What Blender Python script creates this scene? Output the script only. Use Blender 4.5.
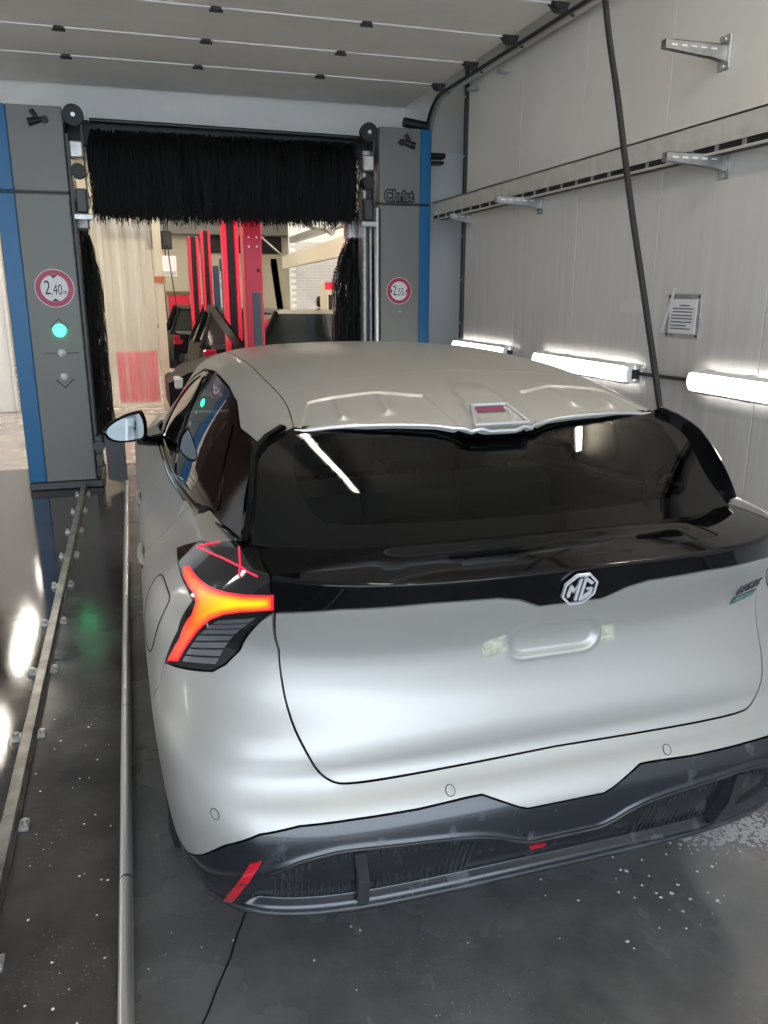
import bpy, bmesh, math, random
import numpy as np
from mathutils import Vector, Matrix
from mathutils.geometry import delaunay_2d_cdt
PI=math.pi
for o in list(bpy.data.objects): bpy.data.objects.remove(o)
scene=bpy.context.scene
COL=scene.collection
random.seed(7); rng=np.random.default_rng(7)
# ------------------------------------------------------------------ camera
cam_d=bpy.data.cameras.new('camera'); cam=bpy.data.objects.new('camera',cam_d); COL.objects.link(cam)
cam_d.sensor_fit='AUTO'; cam_d.sensor_width=36.0; cam_d.lens=28.125; cam_d.clip_start=.05
CAM_H=1.78
def cam_axes(f=800.0,vp=(127.0,293.0)):
    Y=np.array([vp[0]-384,512-vp[1],-f]); Y/=np.linalg.norm(Y)
    b=-Y[1]/Y[2]; Z=np.array([0,1,b]); Z/=np.linalg.norm(Z); X=np.cross(Y,Z)
    return np.array([X,Y,Z])
_M=cam_axes()
m4=Matrix.Identity(4)
for i in range(3):
    for j in range(3): m4[i][j]=float(_M[i][j])
m4[0][3],m4[1][3],m4[2][3]=0,0,CAM_H
cam.matrix_world=m4
scene.camera=cam
# ------------------------------------------------------------------ world: overcast daylight outside the bay
w=bpy.data.worlds.new('overcast'); scene.world=w; w.use_nodes=True
bg=w.node_tree.nodes['Background']; bg.inputs[0].default_value=(.74,.85,1,1); bg.inputs[1].default_value=5.0
vs=scene.view_settings; vs.view_transform='Standard'; vs.look='None'; vs.exposure=0.38; vs.gamma=1.0; vs.use_curve_mapping=False
LAMP_STRENGTH=8.0; ADDED_LEFT_STRENGTH=26.0; CEIL_STRENGTH=70.0; SHOP_STRENGTH=60.0
# ------------------------------------------------------------------ helpers
def tag(o,label=None,cat=None,group=None,kind=None):
    if label: o['label']=label
    if cat: o['category']=cat
    if group: o['group']=group
    if kind: o['kind']=kind
    return o
def empty(name,loc=(0,0,0),rz=0,label=None,cat=None,group=None,parent=None):
    o=bpy.data.objects.new(name,None); COL.objects.link(o); o.location=loc; o.rotation_euler=(0,0,rz); o.empty_display_size=.1
    if parent: o.parent=parent
    return tag(o,label,cat,group)
def link_mesh(name,me,mat,parent=None):
    o=bpy.data.objects.new(name,me); COL.objects.link(o)
    if mat is not None and not me.materials:
        for m in (mat if isinstance(mat,(list,tuple)) else [mat]): me.materials.append(m)
    if parent: o.parent=parent
    return o
class MB:
    """collects shapes into one mesh"""
    def __init__(s): s.v=[]; s.f=[]; s.sm=[]
    def add(s,vs_,fs,smooth=False):
        b=len(s.v); s.v+= [tuple(map(float,p)) for p in vs_]; s.f+=[tuple(i+b for i in f) for f in fs]; s.sm+=[smooth]*len(fs); return s
    def box(s,a,b,bev=0.0):
        x0,y0,z0=[min(p,q) for p,q in zip(a,b)]; x1,y1,z1=[max(p,q) for p,q in zip(a,b)]
        e=min(bev,(x1-x0)*.45,(y1-y0)*.45,(z1-z0)*.45)
        if e<=0:
            v=[(x,y,z) for x in (x0,x1) for y in (y0,y1) for z in (z0,z1)]
            f=[(0,1,3,2),(4,6,7,5),(0,4,5,1),(2,3,7,6),(0,2,6,4),(1,5,7,3)]
            return s.add(v,f)
        bm=bmesh.new(); bmesh.ops.create_cube(bm,size=1)
        for q in bm.verts: q.co=Vector(((x0+x1)/2+q.co.x*(x1-x0),(y0+y1)/2+q.co.y*(y1-y0),(z0+z1)/2+q.co.z*(z1-z0)))
        bmesh.ops.bevel(bm,geom=list(bm.edges)+list(bm.verts),offset=e,segments=1,profile=.5,affect='EDGES')
        bm.verts.index_update(); s.add([q.co for q in bm.verts],[[q.index for q in f.verts] for f in bm.faces]); bm.free(); return s
    def tube(s,pts,r,n=10,cap=True,rs=None):
        pts=[Vector(p) for p in pts]; rings=[]; V=[]
        up=None
        for i,p in enumerate(pts):
            d=(pts[min(i+1,len(pts)-1)]-pts[max(i-1,0)]).normalized()
            if up is None:
                up=Vector((0,0,1)) if abs(d.z)<.9 else Vector((1,0,0))
            a=d.cross(up); 
            if a.length<1e-5: a=d.cross(Vector((0,1,0)))
            a.normalize(); b=a.cross(d).normalized(); up=b
            rr=rs[i] if rs else r
            V+=[p+(a*math.cos(2*PI*k/n)+b*math.sin(2*PI*k/n))*rr for k in range(n)]
        F=[(i*n+k,i*n+(k+1)%n,(i+1)*n+(k+1)%n,(i+1)*n+k) for i in range(len(pts)-1) for k in range(n)]
        s.add(V,F,True)
        if cap: s.add(V[:n],[tuple(range(n))[::-1]]); s.add(V[-n:],[tuple(range(n))])
        return s
    def cyl(s,a,b,r,n=20): return s.tube([a,b],r,n)
    def prism(s,poly,fn0,fn1):
        """poly: 2D outline; fn0/fn1 map 2D to 3D for the two caps"""
        n=len(poly); V=[fn0(*p) for p in poly]+[fn1(*p) for p in poly]
        F=[tuple(range(n))[::-1],tuple(range(n,2*n))]+[(i,(i+1)%n,n+(i+1)%n,n+i) for i in range(n)]
        return s.add(V,F)
    def lathe(s,prof,c,axis='x',n=36,smooth=True):
        V=[];m=len(prof)
        for k in range(n):
            a=2*PI*k/n
            for (h,r) in prof:
                if axis=='x': V.append((c[0]+h,c[1]+r*math.cos(a),c[2]+r*math.sin(a)))
                elif axis=='y': V.append((c[0]+r*math.cos(a),c[1]+h,c[2]+r*math.sin(a)))
                else: V.append((c[0]+r*math.cos(a),c[1]+r*math.sin(a),c[2]+h))
        F=[(k*m+i,k*m+i+1,((k+1)%n)*m+i+1,((k+1)%n)*m+i) for k in range(n) for i in range(m-1)]
        return s.add(V,F,smooth)
    def build(s,name,mat,parent=None,fix=True):
        me=bpy.data.meshes.new(name); me.from_pydata(s.v,[],s.f); me.update()
        me.polygons.foreach_set('use_smooth',s.sm)
        if fix:
            bm=bmesh.new(); bm.from_mesh(me); bmesh.ops.recalc_face_normals(bm,faces=bm.faces); bm.to_mesh(me); bm.free()
        return link_mesh(name,me,mat,parent)
def text_obj(name,body,size,mat,mw,parent=None,ext=.001,offset=0.0,sx=1.0,shear=0.0,align='CENTER'):
    c=bpy.data.curves.new(name,'FONT'); c.body=body; c.size=size; c.extrude=ext; c.offset=offset; c.align_x=align; c.align_y='CENTER'; c.shear=shear
    t=bpy.data.objects.new(name+'_tmp',c); COL.objects.link(t)
    me=bpy.data.meshes.new_from_object(t.evaluated_get(bpy.context.evaluated_depsgraph_get()))
    bpy.data.objects.remove(t); bpy.data.curves.remove(c)
    me.transform(Matrix.Diagonal((sx,1,1,1))); me.transform(mw); me.materials.clear(); me.name=name
    return link_mesh(name,me,mat,parent)
def dup(o,parent=None,loc=None):
    c=o.copy(); COL.objects.link(c); c.parent=parent
    if loc is not None: c.location=loc
    for ch in list(o.children): dup(ch,c)
    return c
# ------------------------------------------------------------------ materials
def mat(name,col=(.5,.5,.5),rough=.5,metal=0,coat=0,emit=None,es=0,spec=.5,alpha=1):
    m=bpy.data.materials.new(name); m.use_nodes=True; b=m.node_tree.nodes['Principled BSDF']
    b.inputs['Base Color'].default_value=(*col,1); b.inputs['Roughness'].default_value=rough; b.inputs['Metallic'].default_value=metal
    b.inputs['Coat Weight'].default_value=coat; b.inputs['Coat Roughness'].default_value=.03; b.inputs['Specular IOR Level'].default_value=spec
    if emit: b.inputs['Emission Color'].default_value=(*emit,1); b.inputs['Emission Strength'].default_value=es
    return m
def nodes(m): return m.node_tree.nodes, m.node_tree.links, m.node_tree.nodes['Principled BSDF']
def noisy(m,scale,c1,c2,lo=.35,hi=.65,detail=6,r1=None,r2=None,bump=0,stretch=None,coord='Object'):
    """colour and roughness driven by object-space noise"""
    N,L,b=nodes(m)
    tc=N.new('ShaderNodeTexCoord'); mp=N.new('ShaderNodeMapping'); nz=N.new('ShaderNodeTexNoise'); cr=N.new('ShaderNodeValToRGB')
    L.new(tc.outputs[coord],mp.inputs[0]); L.new(mp.outputs[0],nz.inputs['Vector'])
    if stretch: mp.inputs['Scale'].default_value=stretch
    nz.inputs['Scale'].default_value=scale; nz.inputs['Detail'].default_value=detail; nz.inputs['Roughness'].default_value=.6
    cr.color_ramp.elements[0].position=lo; cr.color_ramp.elements[1].position=hi
    cr.color_ramp.elements[0].color=(*c1,1); cr.color_ramp.elements[1].color=(*c2,1)
    L.new(nz.outputs['Fac'],cr.inputs[0]); L.new(cr.outputs[0],b.inputs['Base Color'])
    if r1 is not None:
        mr=N.new('ShaderNodeMapRange'); mr.inputs['From Min'].default_value=lo; mr.inputs['From Max'].default_value=hi
        mr.inputs['To Min'].default_value=r1; mr.inputs['To Max'].default_value=r2
        L.new(nz.outputs['Fac'],mr.inputs['Value']); L.new(mr.outputs[0],b.inputs['Roughness'])
    if bump:
        bp=N.new('ShaderNodeBump'); bp.inputs['Strength'].default_value=bump; bp.inputs['Distance'].default_value=.01
        L.new(nz.outputs['Fac'],bp.inputs['Height']); L.new(bp.outputs[0],b.inputs['Normal'])
    return m
def glassmat(name,tint,ior=1.45,rough=0.0,refl=(1,1,1)):
    m=bpy.data.materials.new(name); m.use_nodes=True; N,L=m.node_tree.nodes,m.node_tree.links
    N.remove(N['Principled BSDF']); out=N['Material Output']
    fr=N.new('ShaderNodeFresnel'); fr.inputs[0].default_value=ior
    tr=N.new('ShaderNodeBsdfTransparent'); tr.inputs[0].default_value=(*tint,1)
    gl=N.new('ShaderNodeBsdfGlossy'); gl.inputs['Roughness'].default_value=rough; gl.inputs[0].default_value=(*refl,1)
    mx=N.new('ShaderNodeMixShader'); L.new(fr.outputs[0],mx.inputs[0]); L.new(tr.outputs[0],mx.inputs[1]); L.new(gl.outputs[0],mx.inputs[2]); L.new(mx.outputs[0],out.inputs[0])
    return m
M={}
M['paint']=mat('silver paint',(.43,.418,.385),.46,.50,coat=.3)
M['paint'].node_tree.nodes['Principled BSDF'].inputs['Coat Roughness'].default_value=.10
M['surround']=mat('black window surround',(.003,.003,.003),.08,spec=.10)
M['badge']=mat('bright badge metal',(.80,.80,.82),.3,.45)
M['dkchrome']=mat('dark chrome',(.10,.10,.11),.2,.8)
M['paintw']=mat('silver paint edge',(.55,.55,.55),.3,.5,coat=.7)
M['frit']=mat('black glass border',(.003,.003,.003),.04,spec=.3)
M['gloss']=mat('gloss black',(.003,.003,.004),.06,0,spec=.35)
M['trim']=mat('black plastic trim',(.015,.016,.018),.3)
M['bump']=noisy(mat('wet black bumper plastic',(.02,.022,.026),.25,0,coat=.4),9,(.012,.014,.018),(.07,.075,.082),.58,.72,8,.22,.6,stretch=(1.6,1,1))
M['bumpd']=noisy(mat('dark grey diffuser plastic',(.03,.032,.034),.4),12,(.025,.027,.03),(.07,.07,.075),.5,.75,8,.3,.55)
M['gap']=mat('shadow gap',(.004,.004,.004),.8)
M['rubber']=mat('black rubber',(.012,.012,.012),.7)
M['chrome']=mat('chrome',(.8,.8,.82),.08,1)
M['satin']=mat('satin chrome',(.65,.65,.68),.25,1)
M['rglass']=glassmat('tinted rear glass',(.26,.31,.30),1.33)
M['sglass']=glassmat('tinted side glass',(.22,.27,.26),1.5)
M['wglass']=glassmat('windscreen glass',(.75,.82,.80),1.45)
M['mirror']=mat('mirror',(.20,.225,.225),.02,1)
M['lampbody']=mat('smoked lamp lens',(.010,.010,.011),.06,0,coat=1)
M['lampglow']=mat('glowing amber lamp',(.3,.05,.01),.3)
_N,_L,_b=nodes(M['lampglow']); _a=_N.new('ShaderNodeAttribute'); _a.attribute_name='glow'; _r=_N.new('ShaderNodeValToRGB'); _L.new(_a.outputs['Fac'],_r.inputs[0])
_r.color_ramp.elements[0].color=(1,.012,.02,1); _r.color_ramp.elements[1].color=(1,.62,.004,1); _e=_r.color_ramp.elements.new(.5); _e.color=(1,.13,.012,1)
_L.new(_r.outputs[0],_b.inputs['Emission Color']); _b.inputs['Emission Strength'].default_value=1.1
M['lampred']=mat('glowing red lamp rim',(.5,.02,.03),.3,emit=(.55,.004,.03),es=.8)
M['redreflection']=mat('glowing painted red reflection',(.5,.02,.05),.3,emit=(1.0,.012,.07),es=.85)
M['louver']=mat('grey lamp louvre',(.20,.20,.215),.25,.5,coat=.6)
M['reflector']=mat('red reflector',(.50,.008,.025),.15,0,coat=1)
M['brakelens']=mat('unlit brake lens',(.16,.01,.05),.1,0,coat=1)
M['tape']=noisy(mat('yellowed tape',(.6,.6,.45),.6),60,(.30,.31,.22),(.52,.52,.42),.35,.65)
M['green']=mat('green badge enamel',(.02,.16,.12),.3,.3)
M['seat']=mat('dark seat fabric',(.05,.05,.052),.6)
M['alloy']=mat('grey alloy',(.25,.25,.26),.3,.9)
# ================================================================== the wash bay and the workshop behind it
def floor_mat(lo,hi,r0,r1,name,bump=.22):
    m=mat(name,(.08,.08,.08),.3); N,L,b=nodes(m)
    tc=N.new('ShaderNodeTexCoord')
    def noise(sc,det,rough=.6,stretch=None):
        n=N.new('ShaderNodeTexNoise'); n.inputs['Scale'].default_value=sc; n.inputs['Detail'].default_value=det; n.inputs['Roughness'].default_value=rough
        if stretch:
            mp=N.new('ShaderNodeMapping'); mp.inputs['Scale'].default_value=stretch; L.new(tc.outputs['Object'],mp.inputs[0]); L.new(mp.outputs[0],n.inputs['Vector'])
        else: L.new(tc.outputs['Object'],n.inputs['Vector'])
        return n
    big=noise(1.1,5); fine=noise(55,4,.7); mid=noise(5,6); speck=noise(130,2,.5)
    r=N.new('ShaderNodeValToRGB'); r.color_ramp.elements[0].position=.35; r.color_ramp.elements[1].position=.68
    r.color_ramp.elements[0].color=(*lo,1); r.color_ramp.elements[1].color=(*hi,1)
    mx=N.new('ShaderNodeMix'); mx.data_type='FLOAT'; mx.inputs[0].default_value=.45; L.new(big.outputs['Fac'],mx.inputs[2]); L.new(mid.outputs['Fac'],mx.inputs[3]); L.new(mx.outputs[0],r.inputs[0])
    # pale grit where the fine noise peaks inside the coarse patches
    s1=N.new('ShaderNodeMapRange'); s1.inputs['From Min'].default_value=.66; s1.inputs['From Max'].default_value=.74; L.new(speck.outputs['Fac'],s1.inputs['Value'])
    s2=N.new('ShaderNodeMapRange'); s2.inputs['From Min'].default_value=.48; s2.inputs['From Max'].default_value=.62; L.new(noise(2.0,3).outputs['Fac'],s2.inputs['Value'])
    mu=N.new('ShaderNodeMath'); mu.operation='MULTIPLY'; L.new(s1.outputs[0],mu.inputs[0]); L.new(s2.outputs[0],mu.inputs[1])
    cm=N.new('ShaderNodeMix'); cm.data_type='RGBA'; L.new(mu.outputs[0],cm.inputs[0]); L.new(r.outputs[0],cm.inputs[6]); cm.inputs[7].default_value=(.42,.42,.40,1)
    L.new(cm.outputs[2],b.inputs['Base Color'])
    rr=N.new('ShaderNodeMapRange'); rr.inputs['From Min'].default_value=.40; rr.inputs['From Max'].default_value=.62; rr.inputs['To Min'].default_value=r0; rr.inputs['To Max'].default_value=r1
    L.new(big.outputs['Fac'],rr.inputs['Value']); L.new(rr.outputs[0],b.inputs['Roughness'])
    bp=N.new('ShaderNodeBump'); bp.inputs['Strength'].default_value=bump; bp.inputs['Distance'].default_value=.004; L.new(fine.outputs['Fac'],bp.inputs['Height']); L.new(bp.outputs[0],b.inputs['Normal'])
    return m
M['floor']=floor_mat((.085,.082,.080),(.205,.198,.194),.16,.45,'damp concrete')
M['slickfloor']=floor_mat((.040,.037,.034),(.095,.089,.084),.07,.24,'slick wet concrete',.12)
M['wetfloor']=floor_mat((.030,.028,.026),(.075,.070,.066),.025,.10,'standing water on concrete',.05)
M['shopfloor']=noisy(mat('pale tiled workshop floor',(.5,.46,.42),.25),1.4,(.42,.37,.34),(.58,.53,.49),.35,.65,6,.15,.35)
def wall_mat():
    m=mat('stained sandwich panel',(.6,.58,.53),.35); N,L,b=nodes(m)
    tc=N.new('ShaderNodeTexCoord'); mp=N.new('ShaderNodeMapping'); mp.inputs['Scale'].default_value=(1,9,.35); L.new(tc.outputs['Object'],mp.inputs[0])
    n=N.new('ShaderNodeTexNoise'); n.inputs['Scale'].default_value=1.6; n.inputs['Detail'].default_value=7; n.inputs['Roughness'].default_value=.62; L.new(mp.outputs[0],n.inputs['Vector'])
    n2=N.new('ShaderNodeTexNoise'); n2.inputs['Scale'].default_value=1.2; n2.inputs['Detail'].default_value=4; L.new(tc.outputs['Object'],n2.inputs['Vector'])
    sx=N.new('ShaderNodeSeparateXYZ'); L.new(tc.outputs['Object'],sx.inputs[0])
    mr=N.new('ShaderNodeMapRange'); mr.inputs['From Min'].default_value=3.0; mr.inputs['From Max'].default_value=1.3; L.new(sx.outputs['Z'],mr.inputs['Value'])   # splash dirt low down
    c1=N.new('ShaderNodeValToRGB'); c1.color_ramp.elements[0].position=.3; c1.color_ramp.elements[1].position=.75
    c1.color_ramp.elements[0].color=(.68,.655,.60,1); c1.color_ramp.elements[1].color=(.78,.755,.70,1); L.new(n2.outputs['Fac'],c1.inputs[0])
    c2=N.new('ShaderNodeValToRGB'); c2.color_ramp.elements[0].position=.33; c2.color_ramp.elements[1].position=.68
    c2.color_ramp.elements[0].color=(.50,.485,.47,1); c2.color_ramp.elements[1].color=(.60,.585,.565,1); L.new(n.outputs['Fac'],c2.inputs[0])
    mx=N.new('ShaderNodeMix'); mx.data_type='RGBA'; L.new(mr.outputs[0],mx.inputs[0]); L.new(c1.outputs[0],mx.inputs[6]); L.new(c2.outputs[0],mx.inputs[7]); L.new(mx.outputs[2],b.inputs['Base Color'])
    return m
M['wall']=wall_mat()
M['white']=mat('white painted sheet',(.90,.90,.89),.4)
M['cream']=mat('cream wall paint',(.66,.61,.47),.6)
M['leaf']=noisy(mat('grey door leaf',(.45,.44,.42),.45),1.2,(.78,.755,.705),(.86,.835,.785),.3,.7,6,stretch=(1,1.5,1))
M['dark']=mat('dark ceiling',(.10,.10,.10),.8)
M['galv']=noisy(mat('galvanised steel',(.5,.5,.48),.38,.7),14,(.36,.36,.35),(.58,.58,.56),.35,.65)
M['steel']=mat('brushed steel',(.68,.68,.65),.33,.75)
M['dsteel']=mat('dark steel',(.06,.06,.06),.45,.6)
M['railsteel']=noisy(mat('worn rail steel',(.3,.29,.27),.35,.7),8,(.16,.15,.135),(.36,.35,.33),.35,.65)
M['grey']=mat('grey machine paint',(.185,.19,.175),.45)
M['tray']=noisy(mat('dull zinc tray',(.5,.48,.43),.45,.25),10,(.58,.56,.50),(.70,.68,.62),.35,.65)
M['midwall']=mat('grey wall paint',(.35,.35,.34),.5)
M['blue']=mat('blue machine paint',(.0,.125,.31),.4)
M['black']=mat('black paint',(.008,.008,.008),.5)
M['bristle']=mat('black brush bristle',(.006,.006,.006),.7,spec=.25)
M['whitelamp']=mat('lamp diffuser',(.9,.9,.9),.3,emit=(1,.97,.92),es=LAMP_STRENGTH)
M['addedlamp']=mat('added left lamp diffuser',(.9,.9,.9),.3,emit=(1,.97,.92),es=ADDED_LEFT_STRENGTH)
M['ceillamp']=mat('ceiling tube',(.9,.9,.9),.3,emit=(1,.90,.74),es=CEIL_STRENGTH)
M['shoplamp']=mat('workshop tube',(.9,.9,.9),.3,emit=(1,.93,.80),es=SHOP_STRENGTH)
M['lampcase']=mat('lamp housing',(.5,.5,.5),.4)
M['paper']=mat('paper sheet',(.72,.72,.74),.4)
M['ink']=mat('grey ink',(.12,.11,.12),.6)
M['red']=mat('red lift paint',(.82,.012,.06),.35)
M['blackcar']=mat('black car paint',(.005,.005,.006),.4,0,spec=.12)
M['roofreflection']=mat('black car roof with painted pale reflection',(.45,.43,.38),.3,.6,coat=1)  # pale reflection on a black car roof, put into the colour
M['carglass']=mat('dark car window',(.02,.025,.025),.04,0,coat=.5)
M['taillens']=mat('red tail lens',(.35,.01,.03),.12,0,coat=1)
M['headlens']=mat('clear head lamp',(.75,.76,.78),.08,.4,coat=1)
M['concrete']=mat('grey beam',(.30,.30,.27),.7)
M['dkblue']=mat('dark blue steel',(.012,.035,.075),.4)
M['woody']=mat('brown board',(.20,.13,.06),.6)
M['signred']=mat('magenta red sign ring',(.40,.012,.06),.4)
M['signwhite']=mat('white sign face',(.74,.72,.72),.4)
M['green_on']=mat('lit green signal',(.02,.5,.2),.2,emit=(.02,1.0,.30),es=9.0)
M['lens_off']=mat('unlit signal lens',(.72,.73,.72),.25)
# ---- floor
X0,X1=-4.6,3.7
fo=MB().box((X0,-4.0,-.25),(X1,8.95,-.02)).build('floor',M['black']); tag(fo,'wet dark concrete floor of the wash bay',None,kind='structure')
xs=[X0,-2.4,-.53,-.143,2.2,X1]; ysl=[-4.0,-1.2,.6,4.62,8.95]
for i in range(len(xs)-1):
    for j in range(len(ysl)-1):
        MB().box((xs[i]+.002,ysl[j]+.002,-.03),(xs[i+1]-.002,ysl[j+1]-.002,0)).build('slab',M['wetfloor' if xs[i+1]<-.5 else 'slickfloor' if xs[i+1]<0 else 'floor'],fo)
cr_=[(.20,2.03),(.155,1.93),(.13,1.86),(.085,1.77),(.055,1.70),(.02,1.64),(-.06,1.50)]
MB().prism([(a-.003,b) for a,b in cr_]+[(a+.003,b) for a,b in cr_[::-1]],lambda a,b:(a,b,.0002),lambda a,b:(a,b,.0008)).build('floor_crack',M['black'],fo)
f2=MB().box((-9,8.95,-.25),(6.5,24,-.002)).build('floor_workshop',M['shopfloor']); f2['kind']='structure'
f3=MB().box((-12,-14,-.27),(12,-4.0,-.01)).build('floor_forecourt',mat('asphalt forecourt',(.16,.16,.16),.8)); f3['kind']='structure'
# ---- right wall of panels
WX=3.1
wr=MB().box((WX+.02,-4.0,0),(WX+.6,7.47,4.3)).build('wall_right',M['dark']); wr['kind']='structure'
yb=[-4.0]+[3.44-.96*k for k in range(7,0,-1)]+[3.44,4.40,5.36,6.32,7.40]
yb=[y for y in yb if y>=-4.0]
for a,b in zip(yb[:-1],yb[1:]): MB().box((WX,a+.003,0),(WX+.03,b-.003,4.3),.003).build('wall_panel',M['wall'],wr)
MB().box((WX-.025,7.40,0),(WX+.08,7.45,4.3),.004).build('corner_profile',M['dsteel'],wr)
for z in (3.5,3.0,2.3,1.9,1.5): MB().cyl((WX-.03,7.425,z),(WX-.024,7.425,z),.012,8).build('rivet',M['steel'],wr)
we=MB().box((3.1,8.62,0),(3.70,8.82,3.22)); we.box((3.70,7.47,0),(3.8,8.82,4.3)); we=we.build('wall_end',M['white']); we['kind']='structure'
lt=MB().box((X0,8.62,3.22),(3.8,8.82,4.6)).build('wall_lintel',M['leaf']); lt['kind']='structure'
jl=MB().box((X0,8.62,0),(-2.75,8.82,3.22)).build('wall_end_left',M['white']); jl['kind']='structure'
wl=MB().box((X0-.2,-4.0,0),(X0,8.62,4.3)).build('wall_left',M['midwall']); wl['kind']='structure'
ce=MB().box((X0-.2,-4.0,4.25),(3.8,8.82,4.45)).build('ceiling',M['leaf']); ce['kind']='structure'
gh=MB().box((X0-.2,-4.2,3.95),(3.8,-4.0,4.6)).build('wall_gate_lintel',M['white']); gh['kind']='structure'
# ---- workshop shell
for nm,a,b,mt in (('wall_workshop_back',(-9,23,0),(6.5,23.2,5.2),'cream'),('wall_workshop_right',(5.2,8.82,0),(5.4,23,5.2),'white'),('wall_workshop_left',(-9.2,8.82,0),(-9,23,5.2),'white'),('ceiling_workshop',(-9.2,8.82,5.0),(6.5,23.2,5.2),'concrete'),('wall_workshop_front',(-9.2,8.72,0),(X0-.2,8.82,5.2),'white'),('wall_workshop_upper',(X0-.2,8.72,4.45),(6.5,8.82,5.2),'white'),('wall_workshop_front_right',(3.8,8.72,0),(6.5,8.82,4.45),'white')):
    o=MB().box(a,b).build(nm,M[mt]); o['kind']='structure'
def pchip(xs,ys):
    xs=np.array(xs,float); ys=np.array(ys,float); h=np.diff(xs); d=np.diff(ys)/h
    m=np.zeros_like(ys); m[0]=d[0]; m[-1]=d[-1]
    for i in range(1,len(xs)-1):
        if d[i-1]*d[i]>0:
            w1=2*h[i]+h[i-1]; w2=h[i]+2*h[i-1]; m[i]=(w1+w2)/(w1/d[i-1]+w2/d[i])
    def f(x):
        x=np.clip(np.asarray(x,float),xs[0],xs[-1]); i=np.clip(np.searchsorted(xs,x)-1,0,len(h)-1)
        t=(x-xs[i])/h[i]
        return ys[i]*(1+2*t)*(1-t)**2+h[i]*m[i]*t*(1-t)**2+ys[i+1]*t*t*(3-2*t)+h[i]*m[i+1]*t*t*(t-1)
    return f
def smooth_tab(f,a,b,sig,n=3000):
    g=np.linspace(a,b,n); y=f(g); k=int(sig*4/(b-a)*n)+1; kx=np.arange(-k,k+1)*(b-a)/(n-1); kr=np.exp(-.5*(kx/sig)**2); kr/=kr.sum()
    # extend the ends linearly so that they keep their slope
    lo=y[0]+(y[1]-y[0])*np.arange(-k,0); hi=y[-1]+(y[-1]-y[-2])*np.arange(1,k+1)
    ys=np.convolve(np.r_[lo,y,hi],kr,'valid')
    ys=np.convolve(np.r_[[ys[0]]*3,ys,[ys[-1]]*3],np.ones(7)/7,'valid')
    return lambda x:np.interp(x,g,ys)
def sst(a,b,x):
    t=np.clip((np.asarray(x,float)-a)/(b-a),0,1); return t*t*(3-2*t)
YS=.75; YF=3.85; LN=4.70; VL=1.165
Wt=pchip([.15,.25,.32,.5,.7,.85,.92,.97,1.0,1.05,1.1,1.165],[.88,.91,.935,.965,.980,.984,.979,.966,.953,.916,.876,.825])
Rt=pchip([.15,.25,.30,.40,.47,.55,.60,.63,.66,.70,.722,.734,.80,.86,.94,1.0,1.05,1.08,1.12,1.165],
         [.20,.09,.05,.0,-.022,-.018,.002,.025,.054,.060,.057,.058,.074,.087,.092,.072,.034,.015,.0,-.015])
Nt=pchip([.15,.66,.72,.78,.84,.90,.98,1.05,1.165],[4.8,4.8,4.4,3.7,3.15,2.95,2.9,3.05,3.5])
Wt=smooth_tab(Wt,.15,1.165,.022); Rt=smooth_tab(Rt,.15,1.165,.013); Nt=smooth_tab(Nt,.15,1.165,.035)
Ft=pchip([.15,.3,.5,.7,.9,1.165],[4.55,4.68,4.70,4.69,4.62,4.50])
drop=pchip([-.1,.5,1.3,2.4,3.4,4.0,4.7],[0,.0,.05,.10,.13,.17,.30])
zb=pchip([.2,.5,.8,1.2,1.8,2.6,3.2,3.8],[1.19,1.175,1.14,1.105,1.065,1.035,1.02,1.01])
xb=pchip([.2,.45,.8,1.2,1.8,2.6,3.3,3.8],[.715,.745,.79,.82,.845,.85,.82,.76])
SF=PI/2+(YF-YS); SE=SF+PI/2
def sup(psi,W,yo,n):
    sp=np.abs(np.sin(psi)); cp=np.abs(np.cos(psi)); r=(sp**n+cp**n)**(-1/n)
    return W*r*sp, yo*r*cp
def Ebase(s,v):
    s=np.asarray(s,float); v=np.asarray(v,float); s,v=np.broadcast_arrays(s,v)
    a=np.abs(s); vv=np.minimum(v,VL)
    W=Wt(vv); R=Rt(vv-.12*sst(.62,1.12,a)*sst(.60,.74,vv)*(1-sst(.9,1.05,vv))); n=Nt(vv); F=Ft(vv)
    x1,d1=sup(np.clip(a,0,PI/2),W,YS-R,n)
    psf=np.clip(SE-a,0,PI/2)
    x2,d2=sup(psf,W,F-YF,3.2+0*n)
    y=np.where(a<=PI/2,YS-d1,np.where(a<=SF,YS+a-PI/2,YF+d2))
    x=np.where(a<=PI/2,x1,np.where(a<=SF,W,x2))
    z=vv-drop(y)*sst(.72,1.08,vv)
    # deck part
    t=np.clip((v-VL)/.2,0,1)
    bx1,bd1=sup(np.clip(a,0,PI/2),.74+0*v,(.75-.215)+0*v,3.6+0*v)
    bx2,bd2=sup(psf,.74+0*v,-.35+0*v,4.+0*v)   # windscreen base, curving back
    by=np.where(a<=PI/2,YS-bd1,np.where(a<=SF,YS+a-PI/2,3.62+.23*np.abs(np.sin(psf))))
    bx=np.where(a<=PI/2,bx1,np.where(a<=SF,xb(by)-.05,bx2*.95))
    bz=np.where(a<=PI/2,1.19-.018*sst(.3,1.1,a),np.where(a<=SF,zb(by)+.004,zb(by)+.02*np.cos(psf)))
    e=t
    X=x+(bx-x)*e; Y=y+(by-y)*e; Z=z+(bz-z)*np.sin(e*PI/2)**1.0
    return np.sign(s+1e-12)*X,Y,Z
RELIEF=[]
def E(s,v):
    X,Y,Z=Ebase(s,v)
    if RELIEF:
        d=sum(r(np.asarray(s,float),np.asarray(v,float),X,Y,Z) for r in RELIEF)
        N=normals(Ebase,s,v); X=X+N[0]*d; Y=Y+N[1]*d; Z=Z+N[2]*d
    return X,Y,Z
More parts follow.
